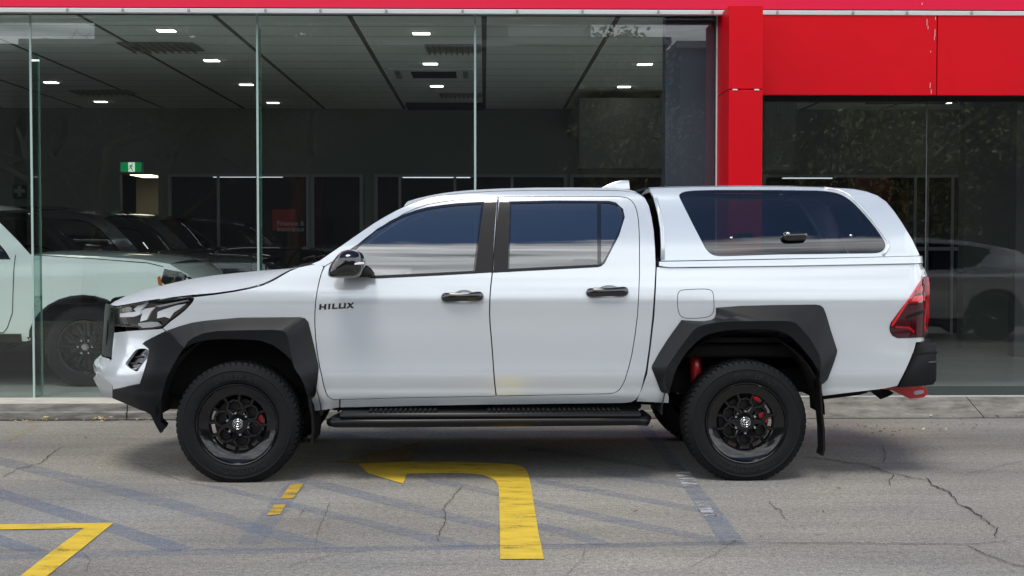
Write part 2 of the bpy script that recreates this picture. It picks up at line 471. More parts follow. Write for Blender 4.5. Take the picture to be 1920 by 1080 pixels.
DOOR_F = [(933.6, 368.4), (895, 370), (856, 374), (828, 378), (800.7, 383), (780, 390), (759, 399), (736, 413), (713, 429.5), (688, 446), (662, 464), (641, 478), (620, 492), (608.6, 499), (603, 510), (599, 524), (594.5, 545), (591.5, 566), (590, 590), (590, 608), (591.5, 635), (594.7, 663), (599, 687), (604, 709.6), (607, 724), (611, 737), (614, 743), (618, 746.7), (622, 749), (627, 750), (640, 750), (770, 746.5), (930.4, 743.4), (928.5, 728), (927, 714), (924, 670), (921, 631), (919, 610), (918, 589), (918.5, 560), (920, 538), (923.4, 508), (927, 465), (930.4, 422.6)]
DOOR_R = [(934.6, 368.4), (1060, 367.5), (1160, 367.6), (1176, 370), (1184, 375), (1190, 383), (1194, 393), (1197, 408.7), (1198.7, 430), (1199.4, 450), (1199.4, 515), (1198, 553), (1196, 589), (1191.5, 626), (1185.5, 663), (1181, 683), (1176, 700), (1172, 713), (1167, 723.5), (1162, 731), (1155.5, 735.5), (1148, 738), (1139, 739), (1100, 740), (930.6, 743), (928.5, 728), (927, 714), (924, 670), (921, 631), (919, 610), (918, 589), (918.5, 560), (920, 538), (923.4, 508), (927, 465), (930.4, 422.6)]
GLASS_F = [(664, 468), (708, 431), (733, 416.5), (759, 404.5), (780, 397), (801, 391.5), (830, 387), (856, 384), (904, 381.5), (897, 440), (888.5, 508), (819, 512), (700, 517.5), (689, 505), (676, 483)]
TRIM_F = [(907.5, 379.5), (931.5, 378.5), (928, 422), (923.2, 506.5), (890.5, 509), (899, 440)]
TRIM_R = [(936, 378.5), (957, 378.7), (955.5, 440), (952.8, 505), (925, 507), (929.5, 440)]
GLASS_R = [(957.5, 380.5), (1040, 378.6), (1120.5, 378.6), (1121.5, 496.5), (1040, 500.5), (953.8, 504.5), (956, 440)]
GLASS_Q = [(1126, 379), (1142, 379.5), (1153, 382), (1160, 386), (1165.5, 393), (1168, 400), (1168.3, 407), (1166, 420), (1158, 440), (1146, 465), (1138, 481), (1131, 492), (1127.5, 495), (1126, 490)]
CUP_F = chaikin([(845, 553), (855, 547), (868, 543), (882, 545), (890, 549), (889, 558), (884, 565), (872, 569.5), (858, 567), (850, 562)], 2)
CUP_R = [(x+271.5, y-9) for x, y in CUP_F]
def ell_dish(c, rx, ry, depth):
    def f(u, v):
        q = S(u, v); r2 = ((u-c[0])/rx)**2+((v-c[1])/ry)**2
        return q + Vector((0, depth*max(0, 1-r2), 0))
    return f
def cab_side(m):
    whole_F = inset(GLASS_F, -2.5)
    whole_R = inset([(957.5, 380.5), (1040, 378.6), (1142, 379.5), (1153, 382), (1165.5, 393), (1168.3, 407), (1158, 440), (1131, 492), (1126, 496), (1040, 500.5), (953.8, 504.5), (956, 440)], -2.2)
    for poly, gl, cup, hx, hy, rear in ((DOOR_F, whole_F, CUP_F, 867, 556, 0), (DOOR_R, whole_R, CUP_R, 1138.5, 547, 1)):
        d = panel('door', poly, S, MAT['white'], truck, holes=[gl, cup], gap=1.1, mirror=m, step=8)
        cc = (868+271.5*rear, 556-9*rear)
        panel('handle_cup', inset(cup, .2), ell_dish(cc, 27, 15, .014), MAT['white'], d, step=4, thick=0, mirror=m)
        if rear:
            panel('window_glass', GLASS_R, So(-.006), MAT['carglass'], d, mirror=m, step=12, thick=.004)
            panel('quarter_glass', GLASS_Q, So(-.006), MAT['carglass'], d, mirror=m, step=10, thick=.004)
            panel('pillar_trim', TRIM_R, So(.003), MAT['satin'], d, mirror=m, step=12, thick=.008)
        else:
            panel('window_glass', GLASS_F, So(-.006), MAT['carglass'], d, mirror=m, step=12, thick=.004)
            panel('pillar_trim', TRIM_F, So(.003), MAT['satin'], d, mirror=m, step=12, thick=.008)
        # rubber surround of the glass
        big = inset(gl, -1.0); hol = [inset(GLASS_F, 1.2)] if not rear else [inset(GLASS_R, 1.2), inset(GLASS_Q, 1.2)]
        panel('window_seal', big, So(.0015), MAT['gloss'], d, holes=hol, mirror=m, step=8, thick=.012)
        bm_l = [(688, 512.5), (700, 517), (819, 511.5), (890, 508), (923, 506), (923, 510.5), (820, 516.5), (705, 522), (690, 520)] if not rear else [(924.5, 506.5), (954, 504), (1040, 500), (1122, 496), (1128, 494), (1129, 497.5), (1122, 500.5), (1040, 505), (924.5, 511)]
        panel('belt_moulding', bm_l, So(.005), MAT['grille'], d, mirror=m, step=8, thick=.014, roll=.003)
        # handle
        mb = MB(); pts = []; rs = []
        for i in range(25):
            t = i/24; x = hx-40+80*t; y = hy+1.5-2.6*t
            end = math.sqrt(max(0.02, 1-(2*t-1)**8)); w_ = (.021+.006*abs(2*t-1)**1.5)*end
            lift = -.020 - .014*(1-(2*t-1)**2)
            pts.append(S(x, y)+Vector((0, lift+.016*(abs(2*t-1)**6), 0))); rs.append((.013*end+.001, w_*1.25))
        mb.tube(pts, rs, 12)
        if m: mb.v = [(v[0], 2*YC-v[1], v[2]) for v in mb.v]
        mb.build('handle', MAT['gloss'], d)
        if not rear:
            # lettering on the door
            Z = lambda L: [(580+x/16.0, 540+y/16.0) for x, y in L]
            letters = [[(290, 652), (350, 650), (357, 585), (444, 580), (437, 645), (500, 641), (516, 474), (455, 476), (448, 543), (362, 548), (369, 479), (307, 482)],
                       [(557, 637), (620, 634), (638, 468), (575, 471)],
                       [(678, 632), (846, 622), (850, 584), (744, 590), (757, 463), (695, 467)],
                       [(874, 620), (1088, 611), (1104, 446), (1043, 450), (1032, 575), (937, 580), (951, 454), (891, 459)],
                       [(1143, 448), (1205, 441), (1240, 490), (1290, 434), (1352, 431), (1262, 522), (1342, 602), (1265, 607), (1222, 556), (1165, 611), (1098, 613), (1192, 525)]]
            mb = MB()
            for L in letters:
                L = Z(L)
                mb.prism(L, lambda u, v, dd: S(u, v)+Vector((0, dd, 0)), -.0025, .001)
            if m: mb.v = [(v[0], 2*YC-v[1], v[2]) for v in mb.v]
            mb.build('door_badge', MAT['gloss'], d)
    CAB = [(583, 495), (600, 488), (620, 474), (640, 460.5), (660, 446.5), (680, 432.5), (700, 419), (720, 407), (740, 396), (757, 387.5), (775, 380), (800, 372), (830, 366), (870, 361.5), (930, 358), (1000, 356.3), (1090, 356), (1160, 356.8), (1185, 359), (1200, 364), (1210, 372), (1217, 386), (1222, 407), (1226, 432), (1228.5, 465), (1229.5, 500), (1227.2, 545), (1223.6, 595), (1217.6, 650), (1211.5, 693), (1204, 725), (1199, 741), (1192, 750), (1184, 754.5), (1170, 756.3), (1060, 757.5), (900, 759.5), (760, 762), (638, 764.5), (638, 751)]
    dr = DOOR_R[::-1]; dfr = DOOR_F
    k0 = DOOR_F.index((770, 746.5))
    path = [(640, 750), (770, 746.5), (930.4, 743.4), (1100, 740), (1139, 739)] + [p for p in DOOR_R[:DOOR_R.index((1139, 739))]][::-1] + DOOR_F[:DOOR_F.index((608.6, 499))+1]
    panel('cab_body', CAB+path, S, MAT['white'], truck, gap=.4, mirror=m, step=8)
    # dark jamb behind the shut lines
    J = [(606, 510), (662, 466), (760, 402), (860, 378), (1160, 372), (1195, 400), (1195, 560), (1160, 732), (625, 745), (596, 640)]
    panel('door_jamb', J, So(-.03), MAT['jamb'], truck, holes=[inset(whole_F, -4), inset(whole_R, -4)], mirror=m, step=25, thick=0)
both(cab_side)

FLARE_O = [(311, 620.5), (335, 612), (360, 605), (384, 601.3), (409, 599), (449, 595.5), (505, 595), (562, 594.6), (571, 596.5), (578, 603.5), (584, 628), (591, 658), (597.5, 688), (595, 715), (591.5, 740), (588, 745), (582, 747.5), (578, 745)]
FLARE_R = [(345, 652.5), (352, 641), (362, 633), (382, 624.5), (409, 620.3), (460, 619), (511, 618.4), (527, 619.5), (535, 623), (539, 631), (545, 660), (551, 688), (556, 697), (563, 706), (570, 720), (575, 736), (577.5, 742), (578, 744)]
FLARE_I = [(347, 654), (354, 648), (362, 644), (382, 638.5), (400, 636.4), (427, 635.6), (460, 636.5), (489, 638.7), (511, 646.7), (525, 656), (538, 666.7), (545, 675), (551, 684), (557, 695), (562, 706.7), (568, 718), (573, 730), (576, 741)]
RFL_O = [(1254.5, 737.5), (1246, 737), (1241, 735.5), (1238, 732.5), (1230, 711), (1222, 690), (1222.5, 685.5), (1236, 661), (1250, 639), (1264, 619), (1278, 600), (1300, 601.5), (1320, 602), (1333, 600), (1339.5, 596.5), (1342.2, 590), (1342.7, 577), (1387.5, 573.5), (1460, 571.8), (1529, 571), (1538, 572.5), (1544, 577), (1549, 589), (1558, 620), (1570, 657), (1568.5, 665), (1560, 690), (1552, 711), (1545, 719), (1535.5, 723.5)]
RFL_R = [(1250.5, 735), (1248.5, 728), (1247.5, 715), (1247, 700), (1249, 692), (1253, 684), (1263, 669), (1275, 652), (1287, 636), (1299, 620.5), (1307, 614), (1320, 609), (1333, 606.5), (1345, 604.5), (1365, 603), (1400, 602), (1440, 601.6), (1480, 602), (1491, 605), (1499, 612), (1507, 621), (1517, 632), (1527, 649), (1537, 666), (1539, 680), (1539.5, 690), (1538, 700), (1537, 708), (1536.5, 715), (1536, 722)]
RFL_I = [(1254.6, 737), (1256, 730), (1259, 722), (1261, 714), (1264, 703), (1269, 690), (1277, 676), (1287, 661), (1298, 649), (1308, 639), (1318, 632), (1328, 627), (1338, 624), (1358, 620), (1383, 618), (1408, 617.3), (1430, 617.5), (1450, 618.3), (1460, 620), (1467, 622.5), (1476, 626.5), (1484, 632), (1493, 640), (1501, 648.5), (1509, 658), (1517, 668), (1525, 677), (1531, 685), (1534, 698), (1535.4, 722)]
def flare(o, r, i, lift_r, lift_i, name, m):
    n = 46
    def par(L): return resample(L, n)
    # keep matching vertices together: resample segment by segment on the common index
    def up(L, k=3):
        q = []
        for a, b in zip(L, L[1:]):
            for j in range(k): q.append(tuple(u+(v-u)*j/k for u, v in zip(a, b)))
        q.append(L[-1]); return q
    O, Rr, I = up(o), up(r), up(i)
    A0 = [S(*p)+Vector((0, .012, 0)) for p in O]; A = [S(*p, .006) for p in O]
    B = [S(*p, lift_r) for p in Rr]; C = [S(*p, lift_i) for p in I]; D = [c+Vector((0, .10, 0)) for c in C]
    mb = MB(); rows = [A0, A]
    rows.append([a*.5+b*.5+Vector((0, -.004, 0)) for a, b in zip(A, B)])
    rows += [B, C, D]
    m_ = len(rows); L = len(A); vs = []; fs = []
    for k in range(m_-1):
        b = len(vs); vs += rows[k]+rows[k+1]
        fs += [(b+j, b+j+1, b+L+j+1, b+L+j) for j in range(L-1)]
    mb.add(vs, fs)
    for e in (0, L-1):
        mb.add([A0[e], A[e], B[e], C[e], D[e]], [(0, 1, 2, 3, 4)])
    if m: mb.v = [(v[0], 2*YC-v[1], v[2]) for v in mb.v]
    return mb.build(name, MAT['plastic'], truck, autosmooth=22)
def front_side(m):
    mid = [tuple(a*.5+b*.5 for a, b in zip(p, q)) for p, q in zip(FLARE_R, FLARE_I)]
    fen = [(360.5, 557), (400, 552.5), (440, 546.5), (468, 541), (490, 535.5), (507, 528.5), (520, 521.5), (533, 513.5), (545, 507), (560, 501), (583, 496), (600, 494.5), (607, 500)] + DOOR_F[DOOR_F.index((608.6, 499))+1:DOOR_F.index((627, 750))+1] + [(636.5, 751), (636.5, 764.5), (612, 769), (590, 771.5), (588, 760), (584, 749)] + mid[::-1][1:] + [(328, 634), (311.5, 621), (304.5, 615.5), (319, 602.8), (333, 592.5), (346, 582), (354, 573.8), (361, 565.5), (363.3, 560)]
    panel('front_fender', fen, S, MAT['white'], truck, gap=.7, mirror=m, step=8)
    flare(FLARE_O, FLARE_R, FLARE_I, .075, .06, 'wheel_arch_flare', m)
    # white bumper corner
    bump = [(213, 623.5), (240, 620.5), (270, 618.5), (296, 617.2), (303.5, 616), (310.5, 621), (290, 631), (271, 640.5), (267, 645), (275, 651), (279.3, 655), (275, 678), (268, 702), (262, 719.5), (236, 725), (211, 730.5), (209.5, 722), (199, 713), (190, 706), (189, 691), (200, 681.5), (208.5, 673), (210, 650)]
    fog = chaikin([(234, 681), (242, 671), (250, 660), (257, 654), (270, 653), (279, 656.5), (277, 670), (270, 679), (263, 688), (256, 698), (245, 692), (237, 686)], 1)
    b = panel('front_bumper', bump, S, MAT['white'], truck, holes=[fog], gap=.4, mirror=m, step=5)
    fp = panel('fog_lamp_recess', inset(fog, -1), So(-.05), MAT['gloss'], b, mirror=m, step=6, thick=0)
    for y_, x0, x1 in ((668, 250, 266), (680, 238, 259), (691, 246, 256)):
        panel('fog_lamp_slat', [(x0, y_), (x1, y_-1), (x1-1, y_+1.4), (x0+1.5, y_+2)], So(-.030), MAT['silver'] if y_ > 690 else MAT['steel'], b, mirror=m, step=8, thick=.02)
    # black cladding around the corner
    clad = [(311, 621.5), (328, 637), (344.5, 652), (336, 665), (327, 680), (320, 693), (313, 707), (309.5, 718), (307, 729), (304, 740), (302, 752), (301.5, 770), (301.3, 791), (312.5, 801), (300, 812.4), (291, 797), (282, 778), (272, 772), (262, 769), (236, 758), (210, 747), (210.5, 731.5), (236, 726), (262.5, 720), (265.5, 712), (268.5, 702), (275.5, 678), (280, 654), (272, 648.5), (267, 645), (271, 641), (290, 631.5)]
    def cs(u, v):
        # outward lift grows from the front towards the arch
        k = max(0, min(1, (u-215)/75.0)); return S(u, v, .006+.055*k*k*(3-2*k))
    panel('bumper_cladding', clad, cs, MAT['plastic'], truck, mirror=m, step=6, thick=.05)
    skid = [(180.5, 720), (185, 713), (190.5, 707), (199, 713.5), (209, 722.5), (210, 734), (210, 746.5), (200, 746), (193, 744), (186, 733)]
    panel('skid_plate', skid, So(.004), MAT['silver'], truck, mirror=m, step=5, thick=.03)
    # headlight
    HL = [(206, 578), (219, 575.5), (245, 570), (273.7, 565.5), (320, 559.5), (355, 555.2), (360, 555.5), (362, 559), (360, 564), (353, 572), (345, 580), (332, 590.5), (318, 600.7), (310, 608), (303, 613.5), (285, 617), (268, 618), (262, 617.5), (257, 614), (235, 613), (205.6, 611.5), (204.5, 595)]
    h = panel('headlight', HL, So(-.055), MAT['gloss'], truck, mirror=m, step=6, thick=.03)
    panel('lens', inset(HL, .6), So(.002), MAT['lensclear'], h, mirror=m, step=7, thick=.004)
    panel('lamp_bezel', HL, So(.003), MAT['gloss'], h, holes=[inset(HL, 3.2)], mirror=m, step=6, thick=.02)
    def inner(nm, pl, off, mt): panel(nm, pl, So(off), mt, h, mirror=m, step=5, thick=.02)
    inner('daytime_strip', [(224, 588), (252, 584.5), (263, 583), (262, 590), (250, 594), (224, 595)], -.02, MAT['lamp_inner'])
    inner('reflector', [(250, 580), (258, 573), (276, 568.5), (270, 575), (262, 583), (272, 579), (291, 576), (282, 585), (274, 600), (262, 603), (266, 588), (258, 587)], -.03, MAT['lamp_inner'])
    inner('reflector', [(295, 585), (305, 581), (330, 573), (349, 569), (340, 577), (326, 586), (318, 597), (308, 594), (294, 597)], -.035, MAT['lamp_inner'])
    inner('reflector', [(290, 574), (320, 568), (352, 561.5), (354, 564), (330, 569), (300, 576)], -.025, MAT['silver'])
    inner('indicator_strip', [(258, 606), (278, 604), (294, 604.5), (302, 611.5), (290, 616), (268, 617), (260, 613)], -.012, MAT['silver'])
    inner('projector', chaikin([(228, 578), (246, 574), (246, 586), (229, 586)], 2), -.03, MAT['chrome'])
both(front_side)
# the nose between the two corners
def nose(name, near, cx, mat, p=2.2):
    cz = [n.z for n in near]
    loft(name, near, [Vector((x, YC, n.z)) for x, n in zip(cx, near)], mat, truck, nv=14, yc=YC, p=p)
nose('grille', [S(214.5, y, -.03) for y in (572, 590, 610, 630, 650, 672)], (-2.50, -2.515, -2.52, -2.525, -2.53, -2.53), MAT['grille'])
nose('bumper_face', [S(206, y, -.004) for y in (673, 684, 695, 706, 714)], (-2.53, -2.575, -2.59, -2.58, -2.56), MAT['white'])
nose('skid_face', [S(206, y, -.002) for y in (714, 722, 732, 746)], (-2.56, -2.585, -2.565, -2.50), MAT['silver'])
def grille_frame(m):
    fr = [(204.5, 569), (209, 560.5), (215.5, 557.5), (224, 559.5), (222, 567), (217, 574), (214, 590), (212, 622), (209.5, 671), (197, 676), (198, 640), (200, 610)]
    panel('grille_surround', fr, lambda u, v: P(u, v, .50+.0*(u-205)), MAT['gloss'], truck, mirror=m, step=6, thick=.2, roll=.01)
both(grille_frame)
# bonnet
hn = [(219, 573.5), (245, 569), (273, 563.8), (315, 558), (357, 553), (400, 549.5), (440, 544), (468, 538.5), (490, 532.5), (507, 525.5), (520, 518.5), (533, 511), (545, 505), (556, 501.5)]
hc = [(226, 563), (238, 555), (256, 548.5), (286, 538.5), (325, 528.5), (362, 520), (400, 514), (432, 510.5), (458, 508), (480, 506), (497, 504.5), (514, 503.5), (528, 503), (540, 502.5)]
loft('bonnet', [S(*p) for p in resample(hn, 26)], [P(x, y+2.5, YC) for x, y in resample(hc, 26)], MAT['bonnet'], truck, nv=14, yc=YC, p=2.6)
# cowl, windscreen, roof
apil = [(583, 495), (600, 488), (620, 474), (640, 460.5), (660, 446.5), (680, 432.5), (700, 419), (720, 407), (740, 396), (757, 387.5)]
an = [S(*p, -.01) for p in resample(apil, 14)]
ac = [Vector((a.x-.045, YC, a.z+.01)) for a in an]
loft('windscreen', an, ac, MAT['carglass'], truck, nv=12, yc=YC, p=2.0)
cw = [S(556, 501.5, -.02), S(575, 497.5, -.02), S(596, 494, -.02)]
loft('cowl', cw, [Vector((c.x-.06, YC, c.z+.012)) for c in cw], MAT['plastic'], truck, nv=10, yc=YC, p=1.5)
for y0, y1 in ((.42, 1.02), (1.02, 1.6)):
    a = S(565, 497, -.02); wp = MB(); wp.tube([Vector((a.x-.02, y0, a.z+.035)), Vector((a.x-.0, (y0+y1)/2, a.z+.045)), Vector((a.x-.03, y1, a.z+.035))], .011, 6); wp.build('wiper', MAT['satin'], truck)
rf = [(757, 387.5), (775, 380), (800, 372), (830, 366), (870, 361.5), (930, 358), (1000, 356.3), (1090, 356), (1160, 356.8), (1185, 359), (1200, 364), (1210, 372)]
rc = [(770, 377.5), (792, 371), (815, 366.5), (842, 362), (880, 358), (936, 355), (1002, 353.2), (1080, 353), (1140, 354), (1168, 355.8), (1182, 360), (1192, 368)]
loft('roof', [S(*p) for p in resample(rf, 26)], [P(x, y, YC) for x, y in resample(rc, 26)], MAT['roofwhite'], truck, nv=12, yc=YC, p=2.0)
fin = MB(); fo = [(1127, 352), (1140, 345.5), (1152, 340.5), (1163, 338.3), (1179, 338.3), (1180.5, 356), (1127, 356)]
c0 = [P(*q, YC) for q in fo]
fin.prism([(q.x, q.z) for q in c0], lambda u, v, d: Vector((u, YC+d*(1.0 if v < 1.84 else .45), v)), -.035, .035, .006)
fin.build('antenna', MAT['white'], truck, autosmooth=50)
# back of the cab
bk = [(1210, 372), (1217, 386), (1222, 407), (1226, 432), (1228.5, 465), (1228.5, 500), (1222, 595), (1210, 693), (1198, 741)]
bn = [S(*p, -.01) for p in bk]
loft('cab_back', bn, [Vector((b.x+.03, YC, b.z)) for b in bn], MAT['jamb'], truck, nv=8, yc=YC)
# far-away interior
for yy in (.50, 1.44):
    for xx in (-.25, .75):
        ins = MB(); ins.box((xx-.06, yy-.24, .75), (xx+.10, yy+.24, 1.36), .05, Matrix.Rotation(R(14), 3, 'Y')); st_ = ins.build('seat', MAT['seat'], truck); ins = MB(); ins.box((xx-.02, yy-.12, 1.38), (xx+.10, yy+.12, 1.56), .04, Matrix.Rotation(R(10), 3, 'Y')); ins.build('headrest', MAT['seat'], st_)
ins = MB(); ins.box((-.95, .25, .9), (-.7, 1.7, 1.2), .05); ins.build('dashboard', MAT['seat'], truck)
sw = MB(); sw.tube([Vector((-.52+.07*math.sin(a), .55+.19*math.cos(a), 1.16+.18*math.sin(a))) for a in [2*math.pi*i/24 for i in range(25)]], .014, 8, cap=False); sw.tube([Vector((-.52, .55, 1.16)), Vector((-.75, .55, 1.08))], .03, 8); sw.tube([Vector((-.52, .37, 1.16)), Vector((-.50, .55, 1.16)), Vector((-.52, .73, 1.16))], .014, 6); sw.build('steering_wheel', MAT['seat'], truck)

# tray
FUEL = soft([(1270, 553), (1272, 547), (1278, 543), (1300, 541.5), (1326, 541), (1334, 543.5), (1338, 549), (1339.5, 565), (1339.5, 582), (1336, 590), (1328, 595.5), (1305, 598), (1284, 597.5), (1275, 593), (1271, 583), (1269.5, 567)], 1)
TAIL = [(1736, 514.7), (1742, 519), (1744, 535), (1744, 560), (1743, 596.7), (1738, 620), (1736, 629), (1732, 632), (1710, 633), (1683, 633.5), (1674, 629), (1669.5, 622), (1668.3, 615), (1671, 605), (1688, 582), (1705.6, 558), (1722, 536)]
def tray_side(m):
    mid = [tuple(a*.5+b*.5 for a, b in zip(p, q)) for p, q in zip(RFL_R, RFL_I)]
    bed = [(1231, 500.5), (1300, 501.5), (1460, 498.5), (1600, 496), (1728, 494), (1733, 502), (1737, 511), (1738.5, 516)] + [(1722, 536), (1705.6, 558), (1688, 582), (1671, 605), (1668.3, 615), (1669.5, 622), (1674, 629), (1683, 633.5), (1710, 633), (1734, 632)] + [(1735, 641), (1718.5, 642), (1714, 658), (1703, 684), (1692, 707), (1683, 724), (1660, 729), (1600, 736), (1536, 744), (1535.5, 730)] + mid[::-1] + [(1254.5, 745), (1254, 756.5), (1224, 755), (1193, 753.5), (1204, 727), (1213, 701.6), (1219, 655), (1226.5, 592), (1229.5, 540)]
    b = panel('tray_side', bed, S, MAT['white'], truck, holes=[FUEL], gap=.6, mirror=m, step=8)
    panel('fuel_flap', FUEL, S, MAT['white'], b, gap=1.2, mirror=m, step=8, thick=.012)
    panel('fuel_flap_back', inset(FUEL, -2), So(-.014), MAT['jamb'], b, mirror=m, step=20, thick=0)
    flare(RFL_O, RFL_R, RFL_I, .072, .058, 'wheel_arch_flare', m)
    # tail light
    t = panel('tail_light', TAIL, So(.006), MAT['darkred'], truck, mirror=m, step=5, thick=.05, gap=.5)
    def tl(nm, pl, mt, off=.010): panel(nm, pl, So(off), mt, t, mirror=m, step=5, thick=.01)
    tl('light_strip', [(1734, 518), (1737.5, 517), (1715, 551), (1694, 582), (1678, 607), (1674, 612), (1671.5, 610), (1674, 604), (1692, 578), (1712, 549)], MAT['redbright'])
    tl('light_edge', [(1735.5, 519), (1741.5, 520), (1743, 540), (1742.5, 596), (1738, 618), (1734.5, 627), (1734, 600), (1737, 560)], MAT['redlens'])
    tl('brake_lamp', [(1714, 556), (1735, 552), (1735, 564), (1728, 566), (1706, 567), (1709, 562)], MAT['redbright'])
    tl('indicator_lamp', [(1679, 611), (1706, 612.5), (1716, 622), (1714, 625), (1703, 616), (1680, 615)], MAT['redlens'])
    tl('reverse_lamp', [(1700, 592), (1735, 580), (1733, 588), (1697, 598)], MAT['satin'])
    tl('reverse_lamp', [(1722, 540), (1735, 532), (1736, 548), (1717, 550)], MAT['redlens'])
    # canopy
    can = [(1218.5, 352.5), (1240, 351.3), (1300, 349.6), (1400, 348.4), (1480, 348.6), (1560, 351), (1600, 353.5), (1625, 358.5), (1645, 366), (1662, 378), (1677, 396), (1692, 418), (1711, 449), (1726, 479.5), (1600, 482.5), (1460, 485), (1300, 488), (1239.5, 489), (1240.5, 460), (1239.5, 430), (1237.5, 413), (1234, 400), (1230, 384), (1226, 371)]
    win = soft([(1272.6, 367), (1275, 362), (1284, 358.3), (1298.5, 356.5), (1343, 355.2), (1460, 355.4), (1535, 356.5), (1553, 358), (1569, 361), (1583, 366.5), (1600, 379), (1620, 400), (1640, 424), (1654, 444), (1660, 455), (1660.5, 462), (1657, 469), (1650, 473.5), (1640, 475), (1460, 477), (1352, 480.5), (1341, 479.5), (1332, 475.5), (1324, 468), (1300, 422)], 2, 5)
    c = panel('canopy_side', can, So(.002), MAT['canopy'], truck, holes=[win], mirror=m, step=8, gap=.3)
    gl = panel('canopy_window', win, So(-.004), MAT['canopyglass'], c, mirror=m, step=14, thick=.006, gap=.6)
    # raised moulding round the window and the base flange
    def rib(pts, r, off, nm, mt=MAT['canopy']):
        mb = MB(); mb.tube([S(*p, off) for p in pts], r, 8)
        if m: mb.v = [(v[0], 2*YC-v[1], v[2]) for v in mb.v]
        mb.build(nm, mt, c)
    rib(resample([(1545, 353.5), (1572, 357), (1590, 365), (1610, 383), (1640, 418), (1660, 446), (1667, 458), (1666, 464), (1661, 472), (1655, 479)], 30), .012, -.003, 'window_moulding')
    rib([(1229, 372), (1236.5, 400), (1241.5, 430), (1243, 460), (1242.5, 486)], .014, .0, 'front_moulding')
    fl = [(1236, 490.5), (1300, 489.5), (1460, 486.5), (1600, 483.5), (1731, 480), (1731.5, 493), (1600, 495.5), (1460, 498), (1256, 500.5), (1236, 498)]
    panel('canopy_flange', fl, lambda u, v: S(u, 490, .016) if False else S(u, v, .018), MAT['canopy'], c, mirror=m, step=6, thick=.03)
    mb = MB()
    pts = [S(1466+46*i/10, 443-1.6*i/10)+Vector((0, -.03, 0)) for i in range(11)]
    mb.tube(pts, [((.010+.016*math.sqrt(max(0, 1-(2*i/10-1)**6))), (.014+.016*math.sqrt(max(0, 1-(2*i/10-1)**4)))) for i in range(11)], 12)
    if m: mb.v = [(v[0], 2*YC-v[1], v[2]) for v in mb.v]
    mb.build('window_latch', MAT['gloss'], c)
    mb = MB(); q = S(1473.5, 438)
    mb.lathe([(0, -.062), (.010, -.060), (.011, -.03)], 16, 'Y', (q.x, q.y, q.z))
    for xx, yy in ((1371, 446), (1595, 441.5)):
        q = S(xx, yy); fx = MB(); fx.lathe([(0, -.008), (.008, -.006), (.009, .0)], 12, 'Y', (q.x, q.y, q.z))
        if m: fx.v = [(v[0], 2*YC-v[1], v[2]) for v in fx.v]
        fx.build('window_fixing', MAT['chrome'], c)
    if m: mb.v = [(v[0], 2*YC-v[1], v[2]) for v in mb.v]
    mb.build('lock_barrel', MAT['chrome'], c)
both(tray_side)
ct = [(1218.5, 352.5), (1240, 351.3), (1300, 349.6), (1400, 348.4), (1480, 348.6), (1560, 351), (1600, 353.5), (1625, 358.5), (1645, 366), (1662, 378)]
cn = [S(*p, .002) for p in resample(ct, 24)]
loft('canopy_roof', cn, [Vector((n.x+.02*(i > 18), YC, n.z+.016)) for i, n in enumerate(cn)], MAT['roofwhite'], truck, nv=12, yc=YC, p=2.4)
cr_ = [S(*p, .002) for p in resample([(1662, 378), (1677, 396), (1692, 418), (1711, 449), (1726, 479.5)], 10)]
loft('canopy_hatch', cr_, [Vector((n.x+.04, YC, n.z)) for n in cr_], MAT['canopyglass'], truck, nv=10, yc=YC, p=2.0)
cf_ = [S(*p, -.003) for p in ((1218.5, 352.5), (1226, 371), (1234, 400), (1239.5, 430), (1240.5, 460), (1239.5, 489))]
loft('canopy_front', cf_, [Vector((n.x+.01, YC, n.z)) for n in cf_], MAT['canopyglass'], truck, nv=6, yc=YC)
bf_ = [S(*p, -.005) for p in ((1231, 500.5), (1229.5, 540), (1226.5, 592), (1213, 701), (1195, 752))]
loft('tray_front', bf_, [Vector((n.x, YC, n.z)) for n in bf_], MAT['jamb'], truck, nv=4, yc=YC)
tg = [S(1728.5, 494.5, -.004), S(1736.5, 515, -.006), S(1737, 560, -.006), S(1736, 632, -.006), S(1734, 642, -.006)]
loft('tailgate', tg, [Vector((max(n.x, 2.70)+.03, YC, n.z)) for n in tg], MAT['white'], truck, nv=8, yc=YC, p=3)
tf = MB(); tf.box((1.08, .14, .84), (2.62, 1.80, .87)); tf.build('tray_floor', MAT['dark'], truck)
# rear bumper, tow hook, mud flaps, steps
def pris(pl, Y): return [(q.x, q.z) for q in (P(u, v, Y) for u, v in pl)]
rb = MB(); rbp = pris([(1718, 642.5), (1752, 641), (1757, 645), (1757.5, 680), (1757, 713), (1751, 722), (1720, 725), (1683, 727), (1693, 706), (1703, 684), (1714, 658)], .10)
rb.prism(rbp, lambda u, v, d: Vector((u-.10*max(0, 1-abs(.97-abs(d-.97)-0)/.35)**2 if False else u, d, v)), .10, 1.84, .012)
rb.build('rear_bumper', MAT['plastic'], truck, autosmooth=30)
rb2 = MB(); rb2.prism(pris([(1713, 660.5), (1757.8, 659), (1757.8, 662.5), (1711.5, 664.5)], .095), lambda u, v, d: Vector((u, d, v)), .095, 1.85); rb2.build('bumper_step', MAT['gloss'], truck)
rb3 = MB(); rb3.prism(pris([(1741, 677.5), (1758.5, 676.5), (1758.5, 679.5), (1741, 680.3)], .093), lambda u, v, d: Vector((u, d, v)), .093, .13); rb3.build('bumper_reflector', MAT['chrome'], truck)
